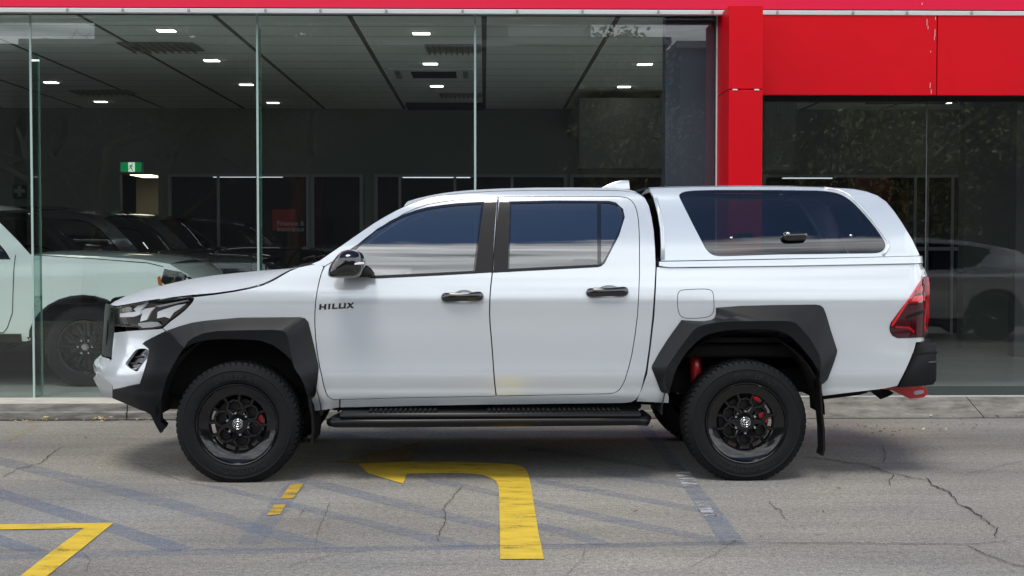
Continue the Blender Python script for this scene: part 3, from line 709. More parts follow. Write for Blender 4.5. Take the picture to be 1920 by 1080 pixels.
for yy, nm in ((.42, 'recovery_hook'), (1.5, 'recovery_hook')):
    hk = MB()
    ol = [(1640, 727), (1668, 724), (1700, 722.5), (1726, 723), (1735, 727), (1738.5, 733.5), (1737, 740), (1731, 744.5), (1705.5, 747.5), (1690, 740.5), (1674, 732)]
    hk.prism(pris(ol, .42), lambda u, v, d: Vector((u, d, v)), yy-.012, yy+.012, .002)
    h = hk.build(nm, MAT['redpaint'], truck)
    sl2 = MB(); sl2.prism(pris(chaikin([(1715, 733.5), (1731, 731), (1733.5, 734.5), (1731, 738.5), (1716, 741), (1713.5, 737)], 1), .40), lambda u, v, d: Vector((u, d, v)), yy-.0135, yy+.0135)
    sl2.build('hook_slot', MAT['silver'], h)
br = MB(); br.prism(pris([(1627, 730), (1660, 727), (1674, 736), (1668, 741), (1650, 748)], .5), lambda u, v, d: Vector((u, d, v)), .48, .51)
br.prism(pris([(1536, 744), (1600, 736), (1628, 730), (1627, 736), (1609, 741), (1601, 742), (1536, 750)], .3), lambda u, v, d: Vector((u, d, v)), .3, 1.64)
br.build('tow_bracket', MAT['dark'], truck)
def steps(m):
    s1 = MB(); a = P(640, 771, .0); b_ = P(1195, 765, .0)
    y0, y1 = (-.03, .15) if not m else (2*YC-.15, 2*YC+.03)
    ya = y0 if not m else y1; sg = 1 if not m else -1
    s1.prism([(u, v) for u, v in ((ya, .405), (ya+sg*.012, .428), (ya+sg*.17, .436), (ya+sg*.2, .40), (ya+sg*.17, .375), (ya+sg*.03, .378))], lambda u, v, d: Vector((d, u, v)), -.875, .95, .006)
    st = s1.build('side_step', MAT['step'], truck, autosmooth=40)
    s2 = MB(); z = .362
    s2.tube([Vector((-.86, ya+sg*.17, .40)), Vector((-.915, ya+sg*.10, .375)), Vector((-.93, ya+sg*.05, .368)), Vector((-.90, ya+sg*.035, .366)), Vector((-.6, ya+sg*.03, .366)), Vector((.70, ya+sg*.03, .372)), Vector((.93, ya+sg*.03, .374)), Vector((.985, ya+sg*.05, .366)), Vector((1.0, ya+sg*.1, .38)), Vector((.97, ya+sg*.17, .40))], [.026, .028, .029, .030, .030, .029, .028, .028, .026, .026], 14)
    s2.build('step_bar', MAT['step'], st)
    s3 = MB()
    for x0 in (-.70, .02, .42):
        for k in range(14):
            s3.box((x0+k*.03, ya+sg*.03, .429), (x0+k*.03+.018, ya+sg*.15, .441), .002)
    s3.build('tread_pad', MAT['dark'], st)
    for x0 in (-.72, .02, .74):
        s4 = MB(); s4.tube([Vector((x0, ya+sg*.1, .38)), Vector((x0, ya+sg*.3, .44)), Vector((x0, ya+sg*.45, .47))], .022, 8); s4.build('step_bracket', MAT['dark'], st)
    mf = MB()
    def flap(pl, ya_, yb_, th=.012):
        pts = [P(u, v, .1) for u, v in pl]; n = len(pts)
        vs = []; fs = []
        for q in pts:
            for yy, dx in ((ya_, 0), (yb_, 0), (yb_, th), (ya_, th)): vs.append(Vector((q.x+dx, yy if not m else 2*YC-yy, q.z)))
        for i in range(n-1):
            for k in range(4): fs.append((i*4+k, i*4+(k+1) % 4, (i+1)*4+(k+1) % 4, (i+1)*4+k))
        fs += [(0, 1, 2, 3), tuple((n-1)*4+k for k in (3, 2, 1, 0))]
        mb = MB(); mb.add(vs, fs, True); return mb
    flap([(571, 712), (581, 745), (587, 780), (588, 805), (585, 827)], .01, .40, .014).build('mud_flap', MAT['dark'], truck, autosmooth=40)
    flap([(1513, 668), (1524, 690), (1529, 715), (1531, 760), (1535, 800), (1536, 838), (1533, 850)], -.005, .14, .012).build('mud_flap', MAT['satin'], truck, autosmooth=40)
both(steps)
# sill underside, chassis and running gear
ch = MB()
for yy in (.42, 1.42):
    ch.box((-2.2, yy, .50), (2.55, yy+.10, .66), .01)
ch.box((-2.25, .30, .50), (-1.05, 1.64, 1.02), .05); ch.box((-.95, .20, .415), (.98, 1.74, .53), .02); ch.box((1.05, .2, .74), (2.6, 1.74, .83), .02)
ch.box((.2, .55, .36), (1.0, .85, .5), .04)
ch.tube([Vector((-1.0, .97, .48)), Vector((1.5, .97, .38))], .04, 10)
ch.tube([Vector((1.585, .12, .36)), Vector((1.585, 1.82, .36))], .05, 12); ch.tube([Vector((-1.5, .15, .35)), Vector((-1.5, 1.79, .35))], .04, 12)
ch.lathe([(0, -.14), (.1, -.12), (.15, 0), (.1, .12), (0, .14)], 16, 'Y', (1.585, .97, .37))
ch.build('chassis', MAT['dark'], truck)
rl = MB(); rl.box((1.28, .30, .80), (1.86, .34, .90), .008)
for xx in (1.37, 1.64): rl.box((xx, .285, .76), (xx+.07, .30, .84), .004)
rl.build('chassis_rail', MAT['frame'], truck)
sh = MB(); sh.tube([Vector((1.325, .33, .84)), Vector((1.35, .33, .45))], .036, 14); sh.build('shock_absorber', MAT['redpaint'], truck)
def wells(m):
    for cx_, rx in ((-1.495, .50), (1.587, .50)):
        mb = MB(); n = 24; vs = []; fs = []
        for i in range(n+1):
            a = math.pi*(.0+1.0*i/n)
            for yy in (.035, .42): vs.append(Vector((cx_+rx*math.cos(a), yy if not m else 2*YC-yy, .40+.51*math.sin(a))))
        fs = [(2*i, 2*i+1, 2*i+3, 2*i+2) for i in range(n)]
        b = len(vs); vs += [Vector((cx_+rx*math.cos(math.pi*i/n), .42 if not m else 2*YC-.42, .40+.51*math.sin(math.pi*i/n))) for i in range(n+1)]
        if cx_ < 0: fs.append(tuple(range(b, b+n+1)))
        mb.add(vs, fs); mb.build('arch_liner', MAT['liner'], truck)
both(wells)

# wheels ---------------------------------------------------------------
RT = .376
def bent_text(body, size, rad, mid_deg, y, flip):
    v, f = text_mesh(body, size, .0035); o = []
    for p in v:
        ang = R(mid_deg) - p.x/rad if not flip else R(mid_deg) + p.x/rad
        rr = rad + p.y if not flip else rad - p.y
        o.append(Vector((rr*math.cos(ang), y-p.z, rr*math.sin(ang))))
    return o, f
def make_wheel(cx_, cz_, near, caliper_deg, rot=0.0):
    """wheel built with its outer face towards -Y at y=0"""
    w_ = empty('wheel', (cx_, 0 if near else 2*YC, cz_), 0 if near else math.pi, truck)
    mbx = mw(w_)
    def put(mb, name, mat, asm=35):
        gz = -cz_+.002
        mb.v = [(v[0], v[1], max(v[2], gz)) for v in mb.v]
        mb.v = [tuple(mbx @ Vector(v)) for v in mb.v]
        return mb.build(name, mat, w_, autosmooth=asm)
    ty = MB()
    ty.lathe([(.240, .030), (.249, .012), (.260, .004), (.275, .0), (.300, -.003), (.322, .0), (.328, -.003), (.334, .003), (.346, .010), (.360, .024), (.368, .042), (RT-.004, .07), (RT-.002, .13), (RT-.004, .19), (.366, .225), (.345, .255), (.300, .266), (.24, .255)], 96)
    nl = 62
    for i in range(nl):
        a = 2*math.pi*i/nl
        for (r0, r1, y0, y1, da) in ((.342, RT-.002, .006, .060, .0), (RT-.012, RT+.002, .062, .105, .5), (RT-.012, RT+.002, .118, .160, 0), (RT-.012, RT+.002, .17, .20, .5), (.342, RT-.002, .21, .255, .2)):
            aa = a+da*2*math.pi/nl; hw = math.pi/nl*.66
            vs = []
            lean = .012 if y0 < .01 else 0
            for rr, yy in ((r0, y0 if r0 > .34 else y0+.004), (r1, y0+(.028 if y0 < .01 else .0)), (r1, y1), (r0, y1)):
                for s_ in (-hw, hw):
                    t = aa+s_+(yy-y0)*.6; vs.append(Vector((rr*math.cos(t), yy, rr*math.sin(t))))
            ty.add(vs, [(0, 1, 3, 2), (2, 3, 5, 4), (4, 5, 7, 6), (0, 2, 4, 6), (1, 7, 5, 3)])
    put(ty, 'tyre', MAT['rubber'], 28)
    if near:
        for body, mid, fl in (('DUELER A/T', 78, False), ('BRIDGESTONE', 262, True)):
            v, f = bent_text(body, .050, .288, mid+rot, .0005, fl); tx = MB(); tx.add(v, f); put(tx, 'tyre_lettering', MAT['rubbertext'], None)
    rm = MB()
    rm.lathe([(.236, .24), (.234, .06), (.244, .030), (.2495, .010), (.247, .003), (.241, .005), (.233, .018), (.208, .032), (.178, .040), (.170, .050), (.168, .075), (.172, .10), (.20, .2)], 72)
    rm.lathe([(.0, .048), (.040, .048), (.062, .052), (.070, .060), (.072, .10)], 36)
    def bar(r0, a0, r1, a1, w0, w1, d0, d1, th=.03):
        p0 = Vector((r0*math.cos(a0), 0, r0*math.sin(a0))); p1 = Vector((r1*math.cos(a1), 0, r1*math.sin(a1)))
        t = (p1-p0).normalized(); s_ = Vector((-t.z, 0, t.x)); vs = []
        for p, wd, dd in ((p0, w0, d0), (p1, w1, d1)):
            vs += [p+s_*wd*.5+Vector((0, dd+.006, 0)), p+s_*wd*.30+Vector((0, dd, 0)), p-s_*wd*.30+Vector((0, dd, 0)), p-s_*wd*.5+Vector((0, dd+.006, 0)), p-s_*wd*.5+Vector((0, dd+th, 0)), p+s_*wd*.5+Vector((0, dd+th, 0))]
        fs = [(i, (i+1) % 6, 6+(i+1) % 6, 6+i) for i in range(6)] + [(0, 1, 2, 3, 4, 5), (11, 10, 9, 8, 7, 6)]
        rm.add(vs, fs)
    for k in range(6):
        a = R(60*k+rot)
        bar(.055, a, .108, a, .040, .028, .050, .045)
        for sg in (-1, 1):
            bar(.104, a, .140, a+sg*R(17), .026, .020, .045, .045)
            bar(.136, a+sg*R(16), .176, a+sg*R(14), .020, .024, .045, .040)
            bar(.138, a+sg*R(17), .146, a+sg*R(30.2), .018, .018, .047, .047)
            bar(.062, a+sg*R(30), .086, a+sg*R(22), .016, .012, .054, .052)
            bar(.084, a+sg*R(21.5), .106, a+sg*R(4), .012, .014, .052, .046)
    put(rm, 'rim', MAT['rim'], 25)
    for k in range(6):
        nut = MB()
        a = R(60*k+rot+30); c_ = (.0675*math.cos(a), 0, .0675*math.sin(a))
        nut.lathe([(0, .030), (.006, .031), (.0098, .036), (.0105, .06)], 10, 'Y', c_); put(nut, 'wheel_nut', MAT['chrome'], 40)
    cp = MB(); cp.lathe([(0, .036), (.022, .037), (.033, .042), (.036, .055)], 30); put(cp, 'hub_cap', MAT['gloss'], 40)
    em = MB()
    def ring(cx2, cz2, rx_, rz_, n=28, rad=.0022):
        em.tube([Vector((cx2+rx_*math.cos(2*math.pi*i/n), .034, cz2+rz_*math.sin(2*math.pi*i/n))) for i in range(n+1)], rad, 6, cap=False)
    ring(0, 0, .030, .030, rad=.0017); ring(0, 0, .0235, .0165); ring(0, .0005, .0075, .0155); ring(0, .0075, .0165, .0082)
    put(em, 'hub_emblem', MAT['chrome'], 60)
    dk = MB(); dk.lathe([(.05, .095), (.150, .095), (.150, .12), (.05, .12)], 40); put(dk, 'brake_disc', MAT['steel'], 30)
    cl = MB(); a = R(caliper_deg)
    vs = []
    for r0 in (.098, .150):
        for da in (-.26, -.13, 0, .13, .26):
            for yy in (.078, .125): vs.append(Vector((r0*math.cos(a+da), yy, r0*math.sin(a+da))))
    fs = []
    for i in range(4):
        b0 = i*2; fs += [(b0, b0+2, 12+b0, 10+b0), (b0+1, 11+b0, 13+b0, b0+3), (b0, b0+1, b0+3, b0+2), (10+b0, 12+b0, 13+b0, 11+b0)]
    fs += [(0, 10, 11, 1), (8, 9, 19, 18)]
    cl.add(vs, fs); put(cl, 'brake_caliper', MAT['redpaint'], 30)
    return w_
fc = P(443.8, 799.6, 0.0); rc_ = P(1399.8, 795.8, 0.0)
make_wheel(fc.x, .356, True, 6, 12); make_wheel(rc_.x, .358, True, 12, 0)
make_wheel(fc.x, .356, False, 175, 20); make_wheel(rc_.x, .358, False, 170, 5)

# door mirrors ----------------------------------------------------------
def mirror_(m):
    ol = [(614.5, 512), (616.5, 504), (619, 498), (623, 491), (627, 485.5), (633, 478), (640, 472), (646, 469.5), (652.6, 468), (660, 468), (667, 469.3), (673, 471.5), (678.5, 475.5), (681.5, 480), (683.3, 486), (684.3, 493), (684, 500), (682, 507), (678, 513.5), (673, 518), (666, 520.3), (650, 521.5), (634, 521.8), (624, 521), (618, 519.5), (615, 516.5)]
    O = [P(u, v, -.10) for u, v in ol]; c_ = sum(O, Vector())/len(O)
    mb = MB(); rings = []
    for yy, k, dz, dx in ((.00, .80, -.004, .012), (-.03, .94, 0, .006), (-.07, .995, 0, 0), (-.105, 1.0, 0, 0), (-.14, .96, 0, 0), (-.165, .86, 0, .002), (-.185, .68, .002, .004), (-.196, .42, .003, .006), (-.200, .12, .004, .008)):
        rings.append([Vector((c_.x+(q.x-c_.x)*k+dx, yy, c_.z+(q.z-c_.z)*k+dz)) for q in O])
    n = len(O); vs = [v for r_ in rings for v in r_]
    fs = [(i*n+j, i*n+(j+1) % n, (i+1)*n+(j+1) % n, (i+1)*n+j) for i in range(len(rings)-1) for j in range(n)] + [tuple(range(n)), tuple((len(rings)-1)*n+j for j in range(n))[::-1]]
    mb.add(vs, fs, True)
    def fin_(b, nm, mt, par, a=60):
        if m: b.v = [(v[0], 2*YC-v[1], v[2]) for v in b.v]
        return b.build(nm, mt, par, autosmooth=a)
    mm = fin_(mb, 'door_mirror', MAT['gloss'], truck)
    st = MB(); st.prism([(q.x, q.z) for q in (P(u, v, .0) for u, v in ((655, 500), (684, 496), (694, 503), (701.5, 513.5), (700, 519), (640, 521)))], lambda u, v, d: Vector((u, d, v)), -.035, .075, .01); fin_(st, 'mirror_foot', MAT['satin'], mm)
    sb = MB(); z0 = P(640, 499, -.18).z
    sb.tube([Vector((P(x, 0, -.16).x, yv, z0+dz)) for x, yv, dz in ((658, -.190, .010), (664, -.190, .013), (672, -.180, .016), (680, -.152, .016))], [(.003, .004), (.006, .008), (.006, .009), (.003, .006)], 8); fin_(sb, 'side_repeater', MAT['lamp_inner'], mm)
both(mirror_)

# ================================================================== FORECOURT
def ground_mat():
    m, n, l, b = material('weathered_concrete')
    t = n.new('ShaderNodeTexCoord')
    def noise(sc, det=5, ro=.55, vec=None):
        z = n.new('ShaderNodeTexNoise'); z.inputs['Scale'].default_value = sc; z.inputs['Detail'].default_value = det; z.inputs['Roughness'].default_value = ro
        l.new(vec or t.outputs['Object'], z.inputs['Vector']); return z.outputs[0]
    def ramp(x, p0, c0, p1, c1):
        r = n.new('ShaderNodeValToRGB'); r.color_ramp.elements[0].position = p0; r.color_ramp.elements[1].position = p1
        r.color_ramp.elements[0].color = (*c0, 1); r.color_ramp.elements[1].color = (*c1, 1); l.new(x, r.inputs[0]); return r.outputs[0]
    def mixc(a, b2, f, mode='MULTIPLY'):
        x = n.new('ShaderNodeMix'); x.data_type = 'RGBA'; x.blend_type = mode
        if isinstance(f, float): x.inputs[0].default_value = f
        else: l.new(f, x.inputs[0])
        l.new(a, x.inputs[6]); l.new(b2, x.inputs[7]); return x.outputs[2]
    mp = n.new('ShaderNodeMapping'); mp.inputs['Scale'].default_value = (.35, 1.0, 1); l.new(t.outputs['Object'], mp.inputs[0])
    big = ramp(noise(.9, 6, .6, mp.outputs[0]), .32, (.215, .213, .208), .70, (.37, .362, .338))
    hue = ramp(noise(.35, 4, .5), .38, (.98, .99, 1.01), .62, (1.07, 1.0, .91)); big = mixc(big, hue, .9)
    fine = ramp(noise(34, 6, .8), .34, (.62, .62, .62), .64, (1.30, 1.30, 1.29))
    c = mixc(big, fine, 1.0)
    agg = ramp(noise(110, 3, .7), .36, (.48, .48, .48), .56, (1.16, 1.16, 1.16)); c = mixc(c, agg, .95)
    mp2 = n.new('ShaderNodeMapping'); mp2.inputs['Scale'].default_value = (.5, 7, 1); mp2.inputs['Rotation'].default_value = (0, 0, R(4)); l.new(t.outputs['Object'], mp2.inputs[0])
    st = ramp(noise(1.6, 7, .65, mp2.outputs[0]), .30, (.68, .68, .70), .50, (1.05, 1.05, 1.05)); c = mixc(c, st, .40)
    sp_ = ramp(noise(7, 9, .8), .30, (.50, .50, .49), .42, (1, 1, 1)); c = mixc(c, sp_, .8)
    l.new(c, b.inputs['Base Color']); b.inputs['Roughness'].default_value = .88; b.inputs['Specular IOR Level'].default_value = .25
    bp = n.new('ShaderNodeBump'); bp.inputs['Strength'].default_value = .35; bp.inputs['Distance'].default_value = .004
    l.new(noise(140, 5, .7), bp.inputs['Height']); l.new(bp.outputs[0], b.inputs['Normal'])
    return m
g = MB(); g.add([(-700, -700, 0), (700, -700, 0), (700, 700, 0), (-700, 700, 0)], [(0, 1, 2, 3)])
tag(g.build('ground', ground_mat()), kind='structure')
def asphalt():
    m = simple('asphalt', (.042, .042, .044), .85, var=.25, scale=3, bump=.4, bscale=90); return m
rd = MB(); rd.add([(-200, -40, .004), (200, -40, .004), (200, -10.6, .004), (-200, -10.6, .004)], [(0, 1, 2, 3)]); tag(rd.build('road', asphalt()), kind='structure')
def paint_mat(name, c, wear0, wear1, alpha=1.0, dirt=.25):
    m, n, l, b = material(name); o = [x for x in n if x.type == 'OUTPUT_MATERIAL'][0]
    t = n.new('ShaderNodeTexCoord'); mp = n.new('ShaderNodeMapping'); mp.inputs['Scale'].default_value = (1.2, 3.0, 1); l.new(t.outputs['Object'], mp.inputs[0])
    z = n.new('ShaderNodeTexNoise'); z.inputs['Scale'].default_value = 3.0; z.inputs['Detail'].default_value = 8; z.inputs['Roughness'].default_value = .68; l.new(mp.outputs[0], z.inputs['Vector'])
    z2 = n.new('ShaderNodeTexNoise'); z2.inputs['Scale'].default_value = 130; z2.inputs['Detail'].default_value = 3; l.new(t.outputs['Object'], z2.inputs['Vector'])
    a = n.new('ShaderNodeMath'); a.operation = 'MULTIPLY_ADD'; l.new(z2.outputs[0], a.inputs[0]); a.inputs[1].default_value = .35; l.new(z.outputs[0], a.inputs[2])
    r = n.new('ShaderNodeMapRange'); r.inputs[1].default_value = wear0; r.inputs[2].default_value = wear1; r.inputs[3].default_value = 0; r.inputs[4].default_value = alpha; l.new(a.outputs[0], r.inputs[0])
    d = n.new('ShaderNodeValToRGB'); d.color_ramp.elements[0].color = (*[x*(1-dirt*1.6) for x in c], 1); d.color_ramp.elements[1].color = (*c, 1); d.color_ramp.elements[0].position = .35; d.color_ramp.elements[1].position = .6
    l.new(z.outputs[0], d.inputs[0]); l.new(d.outputs[0], b.inputs['Base Color']); b.inputs['Roughness'].default_value = .8
    tr = n.new('ShaderNodeBsdfTransparent'); mxx = n.new('ShaderNodeMixShader'); l.new(r.outputs[0], mxx.inputs[0]); l.new(tr.outputs[0], mxx.inputs[1]); l.new(b.outputs[0], mxx.inputs[2]); l.new(mxx.outputs[0], o.inputs[0])
    return m
MAT['yellow'] = paint_mat('yellow_road_paint', (.80, .55, .045), .44, .60, .95, .16)
MAT['blue'] = paint_mat('faded_blue_road_paint', (.20, .25, .35), .45, .97, .50, .12)
MAT['bluebold'] = paint_mat('blue_road_paint', (.20, .255, .37), .36, .92, .54, .12)
MAT['yellowghost'] = paint_mat('ghosted_yellow_paint', (.60, .36, .05), .46, .80, .62)
MAT['whitewear'] = paint_mat('worn_white_road_paint', (.55, .56, .58), .58, .72, .9)
MAT['yellowwear'] = paint_mat('worn_yellow_road_paint', (.62, .40, .06), .52, .66, .95)
MAT['yellowfaint'] = paint_mat('faint_yellow_road_paint', (.55, .46, .24), .55, .95, .6)
MAT['crack'] = simple('crack_dark', (.030, .029, .028), .95)
def flat_poly(mb, pts, z):
    V = [PZ(u, v, z) for u, v in pts]; mb.add(V, [tuple(range(len(V)))])
    return mb
def marking(name, polys, mat, z, label, cat='road marking', group=None):
    mb = MB()
    for p in polys: flat_poly(mb, p, z)
    o = mb.build(name, mat); bm = bmesh.new(); bm.from_mesh(o.data)
    for f in bm.faces:
        if f.normal.z < 0: f.normal_flip()
    bmesh.ops.triangulate(bm, faces=bm.faces[:]); bm.to_mesh(o.data); bm.free()
    return tag(o, label, cat, group)
arrow = marking('painted_arrow', [[(938, 1048), (1020, 1048), (1010, 1000), (1001, 945), (996, 912), (991, 890), (986, 880), (978, 874), (964, 871), (930, 868.5), (880, 866.5), (835, 865.5), (772, 865.5), (672, 869.5), (690, 887), (756, 907), (763, 888), (800, 887.5), (850, 886.8), (885, 888), (905, 891), (920, 896), (929, 901), (934, 908), (936, 930), (937, 980)]], MAT['yellow'], .005, 'yellow painted arrow bending left underneath the white pickup')
tip_ = marking('worn_tip', [[(771.5, 865), (790, 827.5), (700, 849), (622, 866.5), (671, 869)]], MAT['yellowghost'], .005, None, None); adopt(tip_, arrow)
marking('painted_corner', [[(-60, 983.5), (213, 980), (150, 1031), (80, 1086), (30, 1086), (95, 1035), (156, 990.5), (-60, 993.5)]], MAT['yellow'], .005, 'yellow painted corner line, an angle at the front left of the forecourt')
zb = .002
hatch = [([(0, 856), (150, 893), (350, 943), (628, 1021), (612, 1026), (560, 1024), (340, 960), (150, 910), (-40, 862), (-40, 846)], 0),
         ([(-40, 908), (0, 916), (150, 960), (362, 1026), (340, 1033), (308, 1032), (150, 982), (0, 934), (-40, 924)], 1),
         ([(-40, 990), (0, 1003), (105, 1038), (62, 1041), (0, 1022), (-40, 1010)], 1),
         ([(196, 845), (350, 905), (420, 912), (560, 944), (760, 990), (892, 1019), (880, 1025), (820, 1022), (700, 990), (540, 951), (400, 915), (300, 888)], 0),
         ([(560, 893), (610, 902), (760, 940), (936, 984), (1012, 980), (1080, 995), (1150, 1019), (1120, 1023), (1000, 990), (936, 998), (760, 956), (600, 915), (540, 897)], 0),
         ([(782, 891), (860, 904), (936, 922), (1010, 938), (1180, 974), (1345, 1008), (1340, 1018), (1160, 984), (1010, 950), (934, 931), (850, 914), (800, 903)], 0),
         ([(1003, 896), (1150, 921), (1320, 953), (1335, 965), (1160, 933), (1005, 905)], 0),
         ([(1100, 876), (1180, 889), (1272, 905), (1285, 916), (1180, 899), (1090, 884)], 0),
         ([(985, 836), (1080, 848), (1220, 872), (1235, 880), (1080, 857), (975, 842)], 0),
         ([(640, 812), (760, 828), (690, 828), (600, 815)], 0)]
for i, (pl, bold) in enumerate(hatch):
    where = ['long blue diagonal paint stripe running from the left edge to below the front wheel', 'blue diagonal paint stripe ending beside the yellow corner', 'short blue paint stripe at the bottom left, inside the yellow corner', 'blue diagonal paint stripe starting left of the front wheel and passing under its tyre', 'faded blue diagonal stripe just below the yellow arrow head', 'faded blue diagonal stripe crossing the stem of the yellow arrow', 'faded blue stripe right of the arrow stem, second from the truck', 'faint blue stripe right of the arrow bend, nearest the rear wheel', 'faint blue stripe in the shadow under the middle of the pickup', 'faint blue stripe on the ground below the side step, farthest back'][i]
    marking('painted_stripe', [pl], MAT['bluebold' if bold else 'blue'], zb, where, group='blue hatch stripes on the forecourt')
marking('painted_border', [[(1184, 786), (1206, 786), (1290, 885), (1347, 952), (1400, 1021), (1352, 1021), (1308, 952), (1255, 874)]], MAT['bluebold'], .0035, 'wide blue border stripe slanting down left of the rear wheel')
marking('painted_border', [[(-60, 1040), (300, 1031), (700, 1023), (1100, 1018), (1380, 1012), (1398, 1021), (1100, 1027), (700, 1033), (300, 1041), (-60, 1051)]], MAT['blue'], .0035, 'thin faded blue border line along the front of the hatched bay')
marking('painted_border', [[(542, 902), (582, 896), (535, 960), (490, 1021), (440, 1021), (492, 960)]], MAT['blue'], .0035, 'faded blue border stripe with yellow blocks right of the front wheel')
marking('painted_block', [[(545, 908), (570, 906), (550, 934), (525, 935)]], MAT['yellowwear'], .005, 'orange yellow paint block on the blue stripe, nearer the front wheel')
marking('painted_block', [[(514, 946), (536, 946), (525, 964), (500, 966)]], MAT['yellowwear'], .005, 'worn pale yellow paint block on the blue stripe, farther from the wheel')
marking('painted_block', [[(1264, 886), (1293, 884), (1310, 908), (1282, 912)]], MAT['whitewear'], .005, 'worn white paint block on the wide blue border, nearer the rear wheel')
marking('painted_block', [[(1302, 940), (1328, 938), (1340, 966), (1320, 968)]], MAT['whitewear'], .005, 'worn white paint block on the wide blue border, farther from the wheel')
marking('painted_line', [[(60, 796), (80, 796), (20, 826), (0, 826)]], MAT['yellowfaint'], .005, 'worn pale yellow line on the ground at the left by the kerb')
def crack(pts, wpx, jit, seed):
    rnd = random.Random(seed); q = []
    for a, b in zip(pts, pts[1:]):
        k = max(3, int(math.dist(a, b)/3.2)); lo_ = (rnd.uniform(-1, 1), rnd.uniform(-1, 1))
        for i in range(k):
            t = i/k; lo_ = (lo_[0]*.72+rnd.uniform(-.9, .9), lo_[1]*.72+rnd.uniform(-.9, .9)); q.append((a[0]+(b[0]-a[0])*t+lo_[0]*jit, a[1]+(b[1]-a[1])*t+lo_[1]*jit*.55))
    q.append(pts[-1]); L = []; Rr = []
    for i, p in enumerate(q):
        a = q[max(i-1, 0)]; b = q[min(i+1, len(q)-1)]; d = Vector((b[0]-a[0], (b[1]-a[1])*3)); d = d.normalized() if d.length > 0 else Vector((1, 0))
        e = min(1, i/3, (len(q)-1-i)/3)+.12; wd = wpx*.72*e*rnd.uniform(.3, 1.3)*.5
        L.append(PZ(p[0]-d.y*wd, p[1]+d.x*wd/2.2, .0066)); Rr.append(PZ(p[0]+d.y*wd, p[1]-d.x*wd/2.2, .0066))
    n = len(q)
    return L+Rr, [(i, i+1, n+i+1, n+i) for i in range(n-1)]
cracks = [([(1424, 1016), (1520, 1017), (1640, 1018), (1760, 1019), (1815, 1020), (1850, 1017), (1892, 1015)], 2.0, 1.0), ([(1810, 1021), (1850, 1040), (1900, 1058), (1935, 1064)], 2.6, 2),
          ([(1735, 893), (1745, 908), (1775, 920), (1798, 945), (1840, 970), (1858, 978), (1870, 990), (1868, 1010)], 4.0, 3), ([(1510, 856), (1560, 862), (1620, 870), (1665, 885), (1700, 893), (1735, 900)], 2.2, 2), ([(1680, 885), (1666, 904), (1670, 912)], 2.4, 2),
          ([(1800, 890), (1860, 878), (1920, 862)], 1.0, 1.5), ([(1655, 830), (1660, 852), (1656, 870)], 1.6, 1.5), ([(1440, 938), (1460, 955), (1470, 970), (1478, 980)], 1.8, 2), ([(1425, 1012), (1428, 1002)], 2, 1),
          ([(870, 910), (850, 930), (832, 955), (838, 975), (820, 1005), (824, 1020)], 2.0, 3), ([(618, 940), (600, 985), (590, 1020)], 1.3, 2), ([(0, 896), (40, 876), (75, 868), (118, 836)], 1.8, 2), ([(290, 920), (300, 908)], 1.4, 1), ([(575, 950), (560, 968)], 1.4, 1),
          ([(540, 1060), (620, 1040), (700, 1030)], 1.2, 1.5), ([(1380, 1010), (1330, 1045), (1290, 1065)], 1.4, 2), ([(150, 1030), (170, 1050), (160, 1078)], 1.2, 2), ([(-60, 1030), (500, 1029), (1100, 1020), (1424, 1016)], 1.0, .6), ([(1100, 1022), (1090, 1050), (1060, 1080)], 1.2, 2)]
mb = MB()
for i, (p, wd, j) in enumerate(cracks):
    v, f = crack(p, wd, j, i); mb.add(v, f)
tag(mb.build('ground_crack', MAT['crack']), kind='structure')

# kerb
YK = PZ(100, 787, 0).y; ZF = .13
def kerb_mat(name, c):
    m, n, l, b = material(name); t = n.new('ShaderNodeTexCoord'); mp = n.new('ShaderNodeMapping'); mp.inputs['Scale'].default_value = (.8, 1, 5); l.new(t.outputs['Object'], mp.inputs[0])
    z = n.new('ShaderNodeTexNoise'); z.inputs['Scale'].default_value = 5; z.inputs['Detail'].default_value = 9; z.inputs['Roughness'].default_value = .7; l.new(mp.outputs[0], z.inputs['Vector'])
    r = n.new('ShaderNodeValToRGB'); r.color_ramp.elements[0].position = .33; r.color_ramp.elements[1].position = .66
    r.color_ramp.elements[0].color = (*[x*.42 for x in c], 1); r.color_ramp.elements[1].color = (*[x*1.25 for x in c], 1); l.new(z.outputs[0], r.inputs[0]); l.new(r.outputs[0], b.inputs['Base Color']); b.inputs['Roughness'].default_value = .9
    bp = n.new('ShaderNodeBump'); bp.inputs['Distance'].default_value = .006; bp.inputs['Strength'].default_value = .6; l.new(z.outputs[0], bp.inputs['Height']); l.new(bp.outputs[0], b.inputs['Normal'])
    return m
YG = 3.47
k = MB(); XJ = 2.4
def kprism(x0, x1, prof):
    k.prism(prof, lambda u, v, d: Vector((d, u, v)), x0, x1)
lo_prof = [(YK, 0.0), (YK-.0, .058), (YK+.008, .064), (YK+.016, .067), (YK+.018, .118), (YK+.026, ZF-.002), (YG+.35, ZF-.002), (YG+.35, -.05), (YK, -.05)]
kprism(-30, -2.955, lo_prof); kprism(-2.945, .9, lo_prof); kprism(.91, XJ, lo_prof)
ra_prof = [(YK-.05, 0.0), (YK-.04, .012), (YK+.22, .085), (YK+.36, ZF-.002), (YG+.35, ZF-.002), (YG+.35, -.05), (YK-.05, -.05)]
kprism(XJ, 4.15, ra_prof); kprism(4.16, 30, ra_prof)
tag(k.build('kerb', kerb_mat('kerb_concrete', (.27, .26, .235))), kind='structure')
gap = MB(); gap.box((-30, YK-.066, .002), (30, YK-.002, .0035)); tag(gap.build('kerb_joint', MAT['crack']), kind='structure')
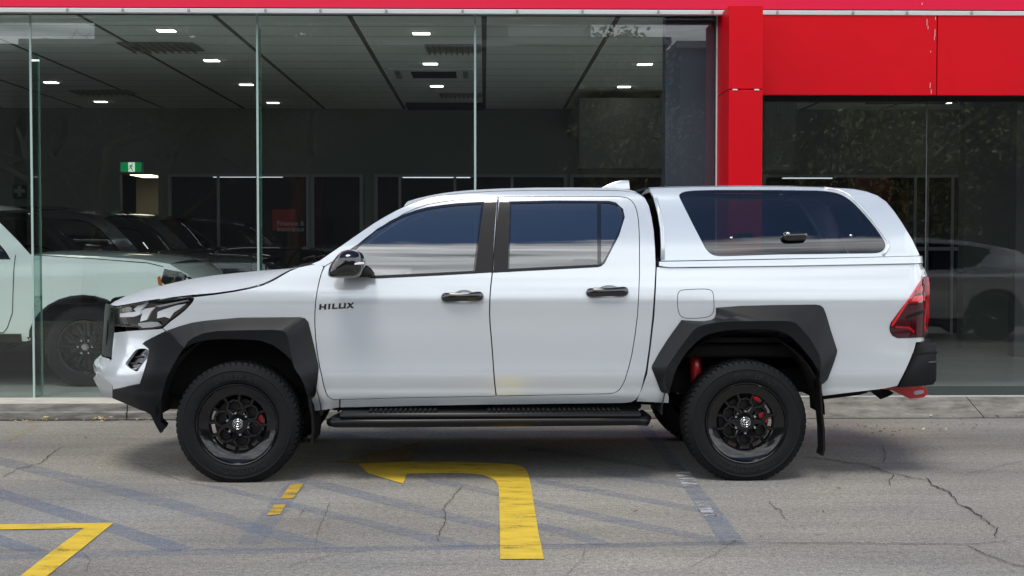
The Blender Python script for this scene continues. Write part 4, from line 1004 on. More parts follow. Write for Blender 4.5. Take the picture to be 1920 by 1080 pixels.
# dry leaves blown against the kerb
def leafmat(name, c): return simple(name, c, .8, var=.35, scale=30)
LM = [leafmat('dry_leaf_tan', (.42, .32, .17)), leafmat('dry_leaf_brown', (.17, .10, .05)), leafmat('dry_leaf_pale', (.58, .52, .38))]
def litter(name, spots, mat, seed, size):
    rnd = random.Random(seed); m = MB()
    for (px, py, sx, sy, n_) in spots:
        for _ in range(n_):
            c_ = PZ(px+rnd.gauss(0, sx), py+rnd.gauss(0, sy), 0); c_.y = min(c_.y, YK-.02-rnd.random()*.02) if py < 792 else c_.y
            a = rnd.uniform(0, 6.28); s_ = size*rnd.uniform(.5, 1.3); u = Vector((math.cos(a), math.sin(a), rnd.uniform(-.1, .5)))*s_; v_ = Vector((-math.sin(a), math.cos(a), rnd.uniform(-.1, .6)))*s_*.45
            h = Vector((0, 0, .008+rnd.random()*.02)); c_ = c_+h
            m.add([c_-u, c_+v_*.9+Vector((0, 0, s_*.25)), c_+u, c_-v_*.9-Vector((0, 0, -s_*.1))], [(0, 1, 2), (0, 2, 3)])
    return tag(m.build(name, mat, recalc=False), kind='stuff')
litter('dry_leaves', [(60, 791, 22, 1, 22), (92, 789, 6, 2, 10), (195, 791, 22, 1, 24), (188, 787, 5, 2, 10), (270, 791, 6, 1, 10), (1290, 786, 20, 1, 12)], LM[0], 3, .018)
litter('fallen_twigs', [(1640, 808, 60, 8, 14), (1790, 800, 60, 8, 12), (1860, 780, 40, 2, 10), (1560, 800, 40, 10, 6), (1700, 812, 30, 6, 6), (1120, 802, 60, 5, 8), (1240, 800, 30, 5, 5), (740, 803, 60, 6, 14), (300, 835, 160, 25, 9), (1300, 940, 240, 40, 8)], LM[1], 5, .016)
litter('pale_leaves', [(188, 785, 4, 2, 7), (90, 786, 2, 1, 3), (205, 789, 8, 1, 6), (1755, 809, 16, 2, 6), (1740, 777, 10, 1, 5)], LM[2], 9, .02)

# ================================================================== SHOWROOM BUILDING
def part(mb, name, mat, parent, **kw): return mb.build(name, mat, parent, **kw)
MAT['redpanel'] = simple('red_aluminium_panel', (.60, .0, .008), .46, 0, .0, .15, .16, var=.07, scale=.9, bump=.5, bscale=1.6)
MAT['redroof'] = simple('red_roof_sheet', (.54, .008, .040), .6, .0, .0, .2, .12)
MAT['alu'] = simple('aluminium_trim', (.78, .79, .80), .35, .25)
MAT['jointseal'] = simple('glass_joint_edge', (.40, .52, .49), .25, 0, .5)
MAT['black'] = simple('black_frame', (.012, .012, .013), .5)
MAT['glassfin'] = glass('green_glass_fin', (.68, .81, .76), 1.5)
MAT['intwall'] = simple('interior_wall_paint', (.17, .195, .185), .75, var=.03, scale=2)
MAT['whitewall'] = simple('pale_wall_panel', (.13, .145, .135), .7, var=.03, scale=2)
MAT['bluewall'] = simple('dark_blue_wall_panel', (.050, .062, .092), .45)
MAT['floor'] = simple('polished_floor_tile', (.60, .62, .60), .18, 0, .3, .1, var=.05, scale=3)
MAT['mat'] = simple('dark_entrance_mat', (.05, .06, .07), .9)
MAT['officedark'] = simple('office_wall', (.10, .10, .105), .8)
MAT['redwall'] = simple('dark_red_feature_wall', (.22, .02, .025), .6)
MAT['white_chip'] = simple('bare_chipped_paint', (.6, .5, .5), .7)
MAT['framegrey'] = simple('grey_partition_frame', (.30, .31, .33), .45, .2)
def ceil_mat():
    m, n, l, b = material('ceiling_tiles'); t = n.new('ShaderNodeTexCoord'); s_ = n.new('ShaderNodeSeparateXYZ'); l.new(t.outputs['Object'], s_.inputs[0])
    def mt(op, a, b2):
        x = n.new('ShaderNodeMath'); x.operation = op
        for i, v in enumerate((a, b2)):
            if isinstance(v, (int, float)): x.inputs[i].default_value = v
            else: l.new(v, x.inputs[i])
        return x.outputs[0]
    def line(o, per, wd, ph=0.0):
        f = mt('FRACT', mt('ADD', mt('DIVIDE', o, per), 100+ph), 0); return mt('LESS_THAN', f, wd)
    ly = line(s_.outputs[1], .60, .045); lx = line(s_.outputs[0], 1.165, .040, .02)
    z = n.new('ShaderNodeTexNoise'); z.inputs['Scale'].default_value = 30; l.new(t.outputs['Object'], z.inputs['Vector'])
    base = n.new('ShaderNodeValToRGB'); base.color_ramp.elements[0].color = (.64, .65, .63, 1); base.color_ramp.elements[1].color = (.72, .73, .71, 1); l.new(z.outputs[0], base.inputs[0])
    a = n.new('ShaderNodeMix'); a.data_type = 'RGBA'; l.new(ly, a.inputs[0]); l.new(base.outputs[0], a.inputs[6]); a.inputs[7].default_value = (.26, .26, .26, 1)
    c_ = n.new('ShaderNodeMix'); c_.data_type = 'RGBA'; l.new(lx, c_.inputs[0]); l.new(a.outputs[2], c_.inputs[6]); c_.inputs[7].default_value = (.10, .10, .10, 1)
    l.new(c_.outputs[2], b.inputs['Base Color']); b.inputs['Roughness'].default_value = .85
    return m
show = tag(empty('showroom_building', (0, YG, 0)), 'glass fronted car showroom with red fascia panels behind the pickup', 'building')
YB = 11.75; ZC = 3.42; XL, XR = -15.0, 15.0
part(MB().box((XL, YG-.03, .02), (XR, YB+5, ZF)), 'floor', MAT['floor'], show)
part(MB().box((XL, YG+.02, ZC), (XR, YB+5, ZC+.15)), 'ceiling', ceil_mat(), show)
# outside walls and roof of the hall
part(MB().box((XL-.2, YG-.02, 0), (XL, YB+5, 5.2)).box((XR, YG-.02, 0), (XR+.2, YB+5, 5.2)).box((XL-.2, YB+5, 0), (XR+.2, YB+5.2, 5.2)), 'outer_wall', MAT['intwall'], show)
part(MB().box((XL-.2, YG+.1, 4.6), (XR+.2, YB+5.2, 4.75)), 'roof', MAT['alu'], show)
# red roof band, gutter trim
xa = 2.0
tb = MB(); tb.prism([(3.21, 3.415), (3.235, 3.415), (3.95, 4.65), (3.92, 4.65)], lambda u, v, d: Vector((d, u, v)), XL-.2, XR+.2)
part(tb, 'fascia_band', MAT['redroof'], show)
G0, G1 = P(960, 26, 3.19).z, P(960, 17.5, 3.185).z
gt = MB(); gt.prism([(3.19, G0), (3.26, G0), (3.26, G1+.003), (3.185, G1)], lambda u, v, d: Vector((d, u, v)), XL, XR, .004)
gtr = part(gt, 'gutter_trim', MAT['alu'], show)
cl = MB()
for i in range(40): cl.box((-9+i*.545+(.09 if i % 3 == 1 else 0), 3.178, G0+.008), (-9+i*.545+.02+(.09 if i % 3 == 1 else 0), 3.188, G1-.004), .002)
part(cl, 'trim_clip', MAT['framegrey'], gtr)
hd = MB(); hd.box((XL, YG-.06, 3.400), (1.99, YG+.06, 3.445)); part(hd, 'head_frame', MAT['black'], show)
# red column
cz = lambda py: P(1400, py, 2.88).z
XC0, XC1 = P(1366.5, 200, 2.88).x, P(1430, 200, 2.88).x
zt, zj = cz(10), cz(168)
cm_ = MB().box((XC0, 2.88, zj+.004), (XC1, YG+.05, zt), .006).box((XC0, 2.88, .10), (XC1, YG+.05, zj-.004), .006)
cm_.box((XC0+.01, 2.895, zj-.004), (XC1-.01, YG+.04, zj+.004))
colm = part(cm_, 'red_column', MAT['redpanel'], show)
bl = MB()
for x0 in (XC0+.03, XC1-.07): bl.box((x0, 2.874, zj-.006), (x0+.04, 2.8805, zj+.004), .001)
part(bl, 'panel_bracket', MAT['alu'], colm)
part(MB().box((XC0-.014, YG-.055, ZF), (XC0-.003, YG-.04, 3.392)), 'edge_strip', MAT['alu'], colm)
# red panels over the right window
YP = 3.20
zp0, zp1 = P(1700, 178.5, YP).z, P(1700, 26, YP).z
xs = [XC1+.001, P(1757.5, 100, YP).x, P(1757.5, 100, YP).x+2.35, P(1757.5, 100, YP).x+4.7, 13.0]
for x0, x1 in zip(xs, xs[1:]):
    part(MB().box((x0+.002, YP, zp0), (x1-.006, YP+.05, zp1), .004), 'fascia_panel', MAT['redpanel'], show)
rc2 = random.Random(4)
for pxx, pyy, hh in ((1738, 42, 6), (1740, 52, 3), (1753, 62, 7), (1752, 72, 3), (1745, 97, 1.5), (1744, 160, 5), (1746, 172, 4), (1754, 34, 3), (1729, 7, 2)):
    q = P(pxx, pyy, YP-.001 if pyy > 20 else 3.2); part(MB().box((q.x-.0022, q.y-.0012, q.z-hh*.0045), (q.x+.0022, q.y+.0002, q.z+hh*.0045)), 'paint_chip', MAT['white_chip'], show)
part(MB().box((XC1, YP+.052, zp0+.01), (XR, YP+.10, zp1-.005)), 'panel_backing', MAT['black'], show)
part(MB().box((XC1+.002, YG-.05, zp0-.03), (XR, YG+.05, zp0+.03)), 'head_frame', MAT['black'], show)
# glass
def gx(px): return P(px, 400, YG).x
joints = [gx(-420), gx(60.5), gx(484), gx(891), gx(1341)]
jall = [gx(-900)] + joints
for i, (x0, x1) in enumerate(zip(jall, jall[1:])):
    part(MB().box((x0+.009, YG-.006, ZF+.004), (x1-.009, YG+.006, 3.40)), 'window_pane', MAT['shopglass'], show)
for i, x in enumerate(joints[:4]):
    part(MB().box((x-.009, YG-.006, ZF+.004), (x+.009, YG+.006, 3.40)), 'glass_joint', MAT['jointseal'], show)
    if i in (1, 2):
        wd = .10 if i == 1 else .07
        f_ = part(MB().box((x-.007, YG+.008, ZF+.004), (x+.007, YG+.008+wd*2.0, P(60, 108, YG+.3).z if i == 1 else 3.3)), 'glass_fin', MAT['glassfin'], show)
        part(MB().box((x-.0075, YG+.0085+wd*2.0, ZF+.004), (x+.0075, YG+.016+wd*2.0, P(60, 108, YG+.3).z if i == 1 else 3.3)), 'fin_edge', MAT['jointseal'], f_)
xr = [XC1+.004, gx(1736), gx(2060), gx(2500), gx(2900)]
for x0, x1 in zip(xr, xr[1:]):
    part(MB().box((x0+.006, YG-.006, ZF+.004), (x1-.006, YG+.006, zp0-.03)), 'window_pane', MAT['shopglass'], show)
for x in xr[1:]: part(MB().box((x-.004, YG-.004, ZF+.004), (x+.003, YG+.004, zp0-.03)), 'glass_joint', MAT['officedark'], show)
part(MB().box((XL, YK+.022, ZF-.001), (XC0-.02, YG-.024, ZF+.003)), 'lit_kerb_top', simple('lit_kerb_tone', (.62, .59, .52), .7, var=.12, scale=6), show)  # added pale sheet: sunlit brightness of the kerb top put into its colour
part(MB().box((XL, YG-.02, ZF-.001), (XC0-.02, YG+.02, ZF+.004)).box((XC1+.01, YG-.02, ZF-.001), (XR, YG+.02, ZF+.004)), 'sill_channel', MAT['alu'], show)
# dark wall panel inside beside the column
part(MB().box((P(1247, 200, YG+.12).x, YG+.10, ZF), (XC0+.02, YG+.30, ZC)), 'dark_wall_panel', MAT['bluewall'], show)
# back wall with office openings
def bx(px, Y=YB): return P(px, 400, Y).x
def bz(py, Y=YB): return P(900, py, Y).z
ztop = bz(327)
openings = [(bx(225), bx(297)), (bx(319), bx(484)), (bx(488), bx(578)), (bx(586), bx(678)), (bx(705), bx(1060)), (bx(1072), bx(1242)), (bx(1432), bx(1800))]
bw = MB(); bw.box((XL, YB, ztop), (XR, YB+.15, ZC))
edges = [XL] + [v for o in openings for v in o] + [XR]
for i in range(0, len(edges), 2): bw.box((edges[i], YB, ZF), (edges[i+1], YB+.15, ztop-.001))
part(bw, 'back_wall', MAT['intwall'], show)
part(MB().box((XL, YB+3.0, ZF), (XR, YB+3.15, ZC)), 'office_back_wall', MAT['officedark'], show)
part(MB().box((bx(190), YB+2.0, ZF), (bx(262), YB+2.1, 2.74)), 'passage_wall', simple('cream_wall', (.55, .50, .38), .8), show)
part(MB().box((XL, YB+.16, 2.75), (XR, YB+3.0, 2.85)), 'office_ceiling', MAT['officedark'], show)
pf = MB()
for x0, x1 in openings[1:]:
    for x in (x0, x1): pf.box((x-.025, YB-.03, ZF), (x+.025, YB-.002, ztop))
    pf.box((x0+.026, YB-.03, ztop-.04), (x1-.026, YB-.002, ztop))
for px in (410, 750, 853, 960, 1715, 1738, 1785, 1800): pf.box((bx(px)-.02, YB-.028, ZF), (bx(px)+.02, YB-.004, ztop-.041))
pf.box((bx(1715), YB-.029, bz(463)), (bx(1812), YB-.006, bz(470)))
part(pf, 'partition_frame', MAT['framegrey'], show)
pg = MB()
for x0, x1 in openings[1:]: pg.box((x0+.03, YB-.012, ZF), (x1-.03, YB-.008, ztop-.045))
part(pg, 'office_glass', glass('office_partition_glass', (.70, .72, .74), 1.45), show)
# bulkheads and inner walls
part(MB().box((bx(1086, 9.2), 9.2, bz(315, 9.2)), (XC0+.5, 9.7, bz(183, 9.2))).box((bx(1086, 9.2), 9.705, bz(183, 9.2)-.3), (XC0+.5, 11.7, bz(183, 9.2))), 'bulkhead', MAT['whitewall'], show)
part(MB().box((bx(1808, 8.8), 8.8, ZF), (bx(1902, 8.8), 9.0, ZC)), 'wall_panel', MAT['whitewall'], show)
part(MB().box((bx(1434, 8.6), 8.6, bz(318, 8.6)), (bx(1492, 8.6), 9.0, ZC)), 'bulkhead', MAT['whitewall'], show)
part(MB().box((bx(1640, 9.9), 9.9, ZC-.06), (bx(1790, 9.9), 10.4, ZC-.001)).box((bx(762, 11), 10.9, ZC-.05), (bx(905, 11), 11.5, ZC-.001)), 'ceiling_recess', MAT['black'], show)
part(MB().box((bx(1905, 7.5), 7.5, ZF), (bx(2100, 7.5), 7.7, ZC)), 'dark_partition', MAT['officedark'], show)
part(MB().box((bx(510), YB+1.9, ZF), (bx(577), YB+1.95, 2.6)), 'red_feature_wall', MAT['redwall'], show)
part(MB().box((bx(1628), YB+.9, ZF), (bx(1706), YB+.95, 2.6)), 'red_feature_wall', MAT['redwall'], show)
part(MB().box((3.9, YG+.05, ZF), (XR, YG+.75, ZF+.006)), 'entrance_mat', MAT['mat'], show)

# ceiling lamps
def emis(name, c, s_):
    return simple(name, (.8, .8, .8), .5, emit=c, estr=s_)
MAT['lamp'] = emis('lit_led_panel', (1.0, .98, .94), 6.0); MAT['lampwarm'] = emis('lit_warm_panel', (1.0, .86, .62), 2.5); MAT['lampdim'] = emis('lit_office_tube', (.95, .97, 1.0), 1.2)
MAT['white_trim'] = simple('white_lamp_trim', (.7, .7, .7), .5)
lamps = [(312, 58), (790, 63), (397, 114), (807, 120), (1209, 121), (462, 159), (819, 162), (1170, 163), (512, 193), (828, 195), (189, 191), (96, 155), (1773, 193)]
lampdesc = ['upper left, nearest the glass', 'in the middle, nearest the glass', 'second in the row left of the left glass joint', 'second from the front in the middle row', 'front one behind the leafy reflection', 'third in the row, touching the left glass joint', 'third from the front in the middle row', 'rear one behind the leafy reflection', 'deepest one right of the left glass joint', 'deepest one in the middle row', 'at far left above the exit sign', 'faint one at far left beside the glass fin', 'behind the right window under the red panel']
proto = None
for (px, py), d_ in zip(lamps, lampdesc):
    q = PZ(px, py, ZC-.012)
    if proto is None:
        proto = empty('ceiling_light', (q.x, q.y, ZC-.012)); e = proto
        fr = part(MB().box((q.x-.088, q.y-.062, ZC-.010), (q.x+.088, q.y+.062, ZC-.0005), .003), 'frame', MAT['white_trim'], proto)
        df = part(MB().box((q.x-.078, q.y-.052, ZC-.016), (q.x+.078, q.y+.052, ZC-.0105)), 'diffuser', MAT['lamp'], proto)
        kids = [fr, df]
    else:
        e = proto.copy(); col.objects.link(e); e.location = (q.x, q.y, ZC-.012)
        for k_ in kids:
            c_ = k_.copy(); col.objects.link(c_); inv = k_.matrix_parent_inverse.copy(); c_.parent = e; c_.matrix_parent_inverse = inv
    tag(e, 'square lit ceiling light, ' + d_, 'ceiling light', 'square ceiling lights of the showroom')
def small_lamp(px, py, Y, hw, hd_, mat, label, group=None, thick=.01):
    q = P(px, py, Y); m = MB().box((q.x-hw, Y-hd_, q.z), (q.x+hw, Y+hd_, q.z+thick), .002)
    o = m.build('downlight' if hw < .12 else 'strip_light', mat); tag(o, label, 'downlight' if hw < .12 else 'strip light', group)
small_lamp(1139, 307, 10.0, .045, .05, MAT['lampwarm'], 'small warm downlight under the pale bulkhead, leftmost', 'warm downlights')
small_lamp(1193, 318, 10.6, .04, .05, MAT['lampwarm'], 'small warm downlight under the pale bulkhead, lowest one', 'warm downlights')
small_lamp(1219, 307, 10.0, .045, .05, MAT['lampwarm'], 'small warm downlight under the pale bulkhead, rightmost', 'warm downlights')
small_lamp(1450, 312, 9.4, .045, .05, MAT['lampwarm'], 'small warm downlight just right of the red column', 'warm downlights')
for px0, px1, py, d_ in ((400, 530, 332.5, 'over the office left of the finance sign'), (584, 655, 329.5, 'over the dark office doorway'), (755, 882, 333.5, 'over the middle office behind the cab roof'), (890, 957, 329.5, 'right of the middle glass joint above the cab'), (963, 1016, 329.5, 'short one above the rear door of the cab'), (1467, 1560, 335, 'above the canopy roof'), (1597, 1730, 329, 'above the red feature wall at right')):
    Yl = YB+.5; a = P(px0, py, Yl); b_ = P(px1, py, Yl)
    o = MB().box((a.x, Yl-.03, a.z), (b_.x, Yl+.03, a.z+.014), .003).build('strip_light', MAT['lampdim']); tag(o, 'thin office strip light ' + d_, 'strip light', 'strip lights in the back offices')
# vents and cassette
def vent(x0, y0, x1, y1, label, cassette=False):
    a = PZ(x0, y1, ZC); b_ = PZ(x1, y0, ZC); e = empty('air_conditioner' if cassette else 'ceiling_vent', ((a.x+b_.x)/2, (a.y+b_.y)/2, ZC))
    tag(e, label, 'air conditioner' if cassette else 'vent', None if cassette else 'ceiling vents')
    z = ZC-.001
    part(MB().box((a.x, a.y, z-.012), (b_.x, b_.y, z), .003), 'frame', MAT['framegrey' if not cassette else 'white_trim'], e)
    m = MB(); n_ = 9
    if cassette:
        part(MB().box((a.x+.25*(b_.x-a.x), a.y+.2*(b_.y-a.y), z-.02), (b_.x-.22*(b_.x-a.x), b_.y-.2*(b_.y-a.y), z-.013)), 'intake_grille', MAT['black'], e)
        for x_ in (.06, .86): m.box((a.x+x_*(b_.x-a.x), a.y+.15*(b_.y-a.y), z-.018), (a.x+(x_+.06)*(b_.x-a.x), b_.y-.15*(b_.y-a.y), z-.013))
        part(m, 'louvre', MAT['framegrey'], e)
    else:
        for i in range(n_):
            t = a.x+(b_.x-a.x)*(.04+.92*i/n_); m.box((t, a.y+.05, z-.03), (t+.012, b_.y-.05, z-.013), 0, Matrix.Rotation(R(35), 3, 'Y'))
        part(m, 'slat', simple('vent_slat_beige', (.30, .25, .19), .6), e)
vent(246, 79, 362, 94, 'long slatted ceiling vent at upper left of the showroom'); vent(800, 83, 902, 97, 'slatted ceiling vent right of the middle, in front'); vent(825, 175, 905, 181, 'slatted ceiling vent at the back beside the middle joint'); vent(148, 168, 240, 175, 'dark slatted ceiling vent at left, farther back')
vent(738, 128, 890, 147, 'ceiling cassette air conditioner with dark intake between the lights', True)
# signs
MAT['exitgreen'] = simple('exit_sign_green', (.0, .22, .06), .4, emit=(.0, .30, .085), estr=.42); MAT['exitwhite'] = simple('exit_sign_white', (.7, .8, .72), .4, emit=(.75, .9, .78), estr=.6)
def rect(px0, py0, px1, py1, Y): a = P(px0, py1, Y); b_ = P(px1, py0, Y); return a.x, a.z, b_.x, b_.z
Ye = 10.6
ex = empty('exit_sign', P(247, 314, Ye)); tag(ex, 'green running man exit sign lit above the doorway at left', 'exit sign')
x0, z0, x1, z1 = rect(225, 304, 267.5, 323.5, Ye)
part(MB().box((x0, Ye, z0), (x1, Ye+.06, z1), .004), 'housing', MAT['white_trim'], ex)
w_ = x1-x0
part(MB().box((x0+.012, Ye-.006, z0+.012), (x0+w_*.37, Ye-.0005, z1-.004)).box((x0+w_*.66, Ye-.006, z0+.012), (x1-.02, Ye-.0005, z1-.004)), 'green_panel', MAT['exitgreen'], ex)
part(MB().box((x0+w_*.371, Ye-.006, z0+.012), (x0+w_*.659, Ye-.0005, z1-.004)), 'pictogram_panel', MAT['exitwhite'], ex)
def PX(pts): return [tuple((P(200+x/6.0, 280+y/6.0, Ye).x, P(200+x/6.0, 280+y/6.0, Ye).z)) for x, y in pts]
run = MB()
for pl in ([(281, 163), (290, 160), (295, 167), (291, 175), (283, 174)], [(262, 178), (284, 176), (290, 184), (300, 196), (297, 199), (284, 190), (279, 203), (290, 218), (296, 240), (290, 243), (281, 222), (268, 211), (255, 226), (243, 226), (243, 221), (253, 219), (262, 203), (270, 184), (258, 190), (252, 200), (248, 198), (254, 186)]):
    run.prism(PX(pl), lambda u, v, d: Vector((u, d, v)), Ye-.0085, Ye-.0062)
part(run, 'running_figure', MAT['exitgreen'], ex)
q = P(276, 331, YB+.9)
o = MB().box((q.x-.16, YB+.5, q.z), (q.x+.16, YB+1.3, q.z+.012), .003).build('office_light', MAT['lampwarm']); tag(o, 'warm lit ceiling panel in the back room just under the exit sign', 'ceiling light')
fa = empty('first_aid_sign', P(33, 357, YB-.1)); tag(fa, 'dark green first aid sign with a pale cross at far left', 'sign')
x0, z0, x1, z1 = rect(20, 346, 46, 372, YB-.1)
part(MB().box((x0, YB-.02, z0), (x1, YB-.004, z1), .002), 'board', simple('first_aid_green', (.01, .07, .05), .5), fa)
cxm, czm = (x0+x1)/2, (z0+z1)/2+.01; s_ = (x1-x0)
part(MB().box((cxm-s_*.13, YB-.026, czm-s_*.38), (cxm+s_*.13, YB-.0205, czm+s_*.38)).box((cxm-s_*.38, YB-.026, czm-s_*.13), (cxm-s_*.131, YB-.0205, czm+s_*.13)).box((cxm+s_*.131, YB-.026, czm-s_*.13), (cxm+s_*.38, YB-.0205, czm+s_*.13)), 'cross', simple('sign_pale', (.30, .34, .31), .5), fa)
fs_ = empty('finance_sign', P(545, 410, YB+1.4)); tag(fs_, 'dark red Finance & Insurance sign inside the back office', 'sign')
Yf = YB+1.6
x0, z0, x1, z1 = rect(511, 392, 553, 432, Yf)
part(MB().box((x0, Yf, z0), (x1, Yf+.02, z1)), 'board', simple('sign_red', (.42, .04, .04), .5, emit=(.30, .03, .03), estr=.10), fs_)
for i, tx in enumerate(('Finance &', 'Insurance')):
    v, f = text_mesh(tx, .105, .003); c_ = P(545, 419+11*i, Yf-.02); mbt = MB(); mbt.add([Vector((c_.x+p.x*1.05, Yf-.02-p.z, c_.z+p.y)) for p in v], f)
    part(mbt, 'lettering', simple('sign_lettering', (.5, .5, .5), .5, emit=(.4, .4, .42), estr=.12), fs_)
ob = empty('orange_banner', P(1695, 400, YB+.5)); tag(ob, 'tall orange banner with letters behind the right window', 'banner')
x0, z0, x1, z1 = rect(1681, 358, 1705, 600, YB+.5)
part(MB().box((x0, YB+.5, z0), (x1, YB+.52, z1)), 'cloth', simple('orange_cloth', (.50, .20, .03), .7), ob)
for i, tx in enumerate(('A', 'B')):
    v, f = text_mesh(tx, .12, .002); c_ = P(1687, 372+24*i, YB+.49); mbt = MB(); mbt.add([Vector((c_.x+p.x, YB+.493-p.z, c_.z+p.y)) for p in v], f); part(mbt, 'lettering', MAT['officedark'], ob)

# ================================================================== OTHER CARS
def arch_arc(cx_, r, z0, rz=None):
    """points over a wheel arch, rear to front along the sill"""
    rz = rz or r; q = []
    for i in range(15):
        a = math.pi*(1-i/14); q.append((cx_+r*math.cos(a), z0+rz*math.sin(a)*1.0))
    return q
def car_wheel(root, cx_, w_, near, r, rimm, tyrem, spokes=12, wid=.24):
    sy = -1 if near else 1
    e = empty('wheel', (0, 0, 0), 0, root)
    M_ = mw(root)
    def put(mb, nm, mt, asm=35):
        mb.v = [tuple(M_ @ Vector((cx_+v[0], sy*(w_-v[1]), r-.008+max(v[2], -r+.009)))) for v in mb.v]; return mb.build(nm, mt, e, autosmooth=asm)
    rr = r*.66
    t = MB().lathe([(rr, .02), (rr+.012, .004), (rr+.05, 0), (r-.035, .004), (r-.012, .02), (r, .05), (r, wid-.05), (r-.02, wid-.01), (rr, wid)], 56)
    for i in range(56):
        a = 2*math.pi*i/56; hw = .035
        t.add([Vector((rad*math.cos(a+s2), yy, rad*math.sin(a+s2))) for rad, yy in ((r-.03, .006), (r+.003, .03), (r+.003, .09)) for s2 in (-hw, hw)], [(0, 1, 3, 2), (2, 3, 5, 4)])
    put(t, 'tyre', tyrem)
    m = MB().lathe([(rr+.002, .03), (rr, .012), (rr-.014, .012), (rr-.03, .04), (rr-.035, .16), (.05, .16)], 48)
    for k_ in range(spokes):
        a = 2*math.pi*k_/spokes + (.12 if k_ % 2 else -.12)
        p0 = Vector((.04*math.cos(a), .035, .04*math.sin(a))); a1 = 2*math.pi*k_/spokes+(.02 if k_ % 2 else -.02); p1 = Vector(((rr-.01)*math.cos(a1), .022, (rr-.01)*math.sin(a1)))
        d = (p1-p0).normalized(); s2 = Vector((-d.z, 0, d.x)); vs = []
        for p, wd in ((p0, .026), (p1, .024)): vs += [p+s2*wd*.5+Vector((0, .01, 0)), p+s2*wd*.2, p-s2*wd*.2, p-s2*wd*.5+Vector((0, .01, 0)), p-s2*wd*.5+Vector((0, .04, 0)), p+s2*wd*.5+Vector((0, .04, 0))]
        m.add(vs, [(i, (i+1) % 6, 6+(i+1) % 6, 6+i) for i in range(6)])
    put(m, 'rim', MAT['gloss'], 30)
    c_ = MB().lathe([(0, .022), (.03, .023), (.036, .03), (.036, .06)], 24)
    for k_ in range(6): a = 2*math.pi*k_/6; c_.lathe([(0, .024), (.009, .026), (.010, .05)], 8, 'Y', (.065*math.cos(a), 0, .065*math.sin(a)))
    put(c_, 'hub_cap', MAT['chrome'], 40)
def make_car(name, label, cat, loc, rotz, paint, spec, group=None):
    """side panels cut to the outline of the car (x forward, z up), bridged across by bonnet, screens and roof"""
    root = empty(name, loc, rotz); tag(root, label, cat, group); W = spec['w']; Mx = mw(root)
    tum = spec['tumble']; tf = spec['taper']
    def ys(x, z): return W - interp(tum, z) - interp(tf, x)
    def sf(off): return lambda u, v: Mx @ Vector((u, -(ys(u, v)+off), v))
    def sfm(off): return lambda u, v: Mx @ Vector((u, (ys(u, v)+off), v))
    rot = Mx.to_3x3()
    inn = {0: rot @ Vector((0, 1, 0)), 1: rot @ Vector((0, -1, 0))}
    for side in (0, 1):
        SF = sf if side == 0 else sfm
        kw = dict(step=.07, rollw=.012, roll=.003, inward=inn[side])
        b = panel('side_body', spec['side'], SF(0), paint, root, holes=[h for h in spec['holes']], thick=.03, **kw)
        for nm, pl, mt in spec['glass']: panel(nm, pl, SF(-.008), mt, b, thick=.003, **kw)
        for nm, pl, mt, off in spec['trim']: panel(nm, pl, SF(off), mt, root if nm in ('headlight', 'tail_light', 'wheel_arch_trim', 'door_mirror') else b, thick=max(.012, off+.012), **kw)
        for ln in spec['lines']:
            mbl = MB()
            ln = [(p[0]+(q_[0]-p[0])*t_/6, p[1]+(q_[1]-p[1])*t_/6) for p, q_ in zip(ln, ln[1:]) for t_ in range(6)]+[ln[-1]]
            for (a, c_) in zip(ln, ln[1:]):
                A = SF(.0015)(*a); B = SF(.0015)(*c_); d = (B-A).normalized(); s2 = d.cross(inn[side]).normalized()*.004
                mbl.add([A-s2, A+s2, B+s2, B-s2], [(0, 1, 2, 3)])
            mbl.build('shut_line', MAT['black'], b)
        for cx_ in spec['wheels']: car_wheel(root, cx_, W-.015, side == 0, spec['wr'], MAT['rim'], MAT['rubber'], spec.get('spokes', 12))
    def across(nm, edge, mt, crown_x=0.0, crown_z=0.0, p=2.2, nv=8):
        mb = MB(); rows = []
        for (x, z) in edge:
            y0 = ys(x, z)-.002; r_ = []
            for j in range(2*nv+1):
                t = j/nv-1; k_ = 1-abs(t)**p; r_.append(Mx @ Vector((x+crown_x*k_, y0*t, z+crown_z*k_)))
            rows.append(r_)
        m_ = len(rows[0]); mb.add([v for r_ in rows for v in r_], [(i*m_+j, (i+1)*m_+j, (i+1)*m_+j+1, i*m_+j+1) for i in range(len(rows)-1) for j in range(m_-1)], True)
        return mb.build(nm, mt, root)
    for nm, e, mt, cx2, cz2 in spec['across']: across(nm, e, mt or paint, cx2, cz2)
    ub = MB(); x0, x1 = spec['floor']; zb = spec['sill']
    ub.v = []; ub.box((x0, -W*.70, zb-.05), (x1, W*.70, zb+.25), .03); ub.v = [tuple(Mx @ Vector(v)) for v in ub.v]; ub.build('underbody', MAT['dark'], root)
    for nm, a, c_, mt, bev in spec.get('boxes', ()):
        bx_ = MB().box(a, c_, bev); bx_.v = [tuple(Mx @ Vector(v)) for v in bx_.v]; bx_.build(nm, mt or paint, root)
    return root
MAT['autoglass'] = glass('car_window_glass', (.10, .11, .115), 1.6)
def suv_spec():
    return zscale(_suv(), .915)
def zscale(s, k):
    P2 = lambda L: [(x, z*k) for x, z in L]
    s['side'] = P2(s['side']); s['holes'] = [P2(h) for h in s['holes']]; s['glass'] = [(a, P2(p), m) for a, p, m in s['glass']]; s['trim'] = [(a, P2(p), m, o) for a, p, m, o in s['trim']]
    s['lines'] = [P2(p) for p in s['lines']]; s['across'] = [(a, P2(p), m, b, c) for a, p, m, b, c in s['across']]; s['tumble'] = [(z*k, d) for z, d in s['tumble']]
    s['boxes'] = [(a, (*p[:2], p[2]*k), (*q[:2], q[2]*k), m, b) for a, p, q, m, b in s['boxes']]
    return s
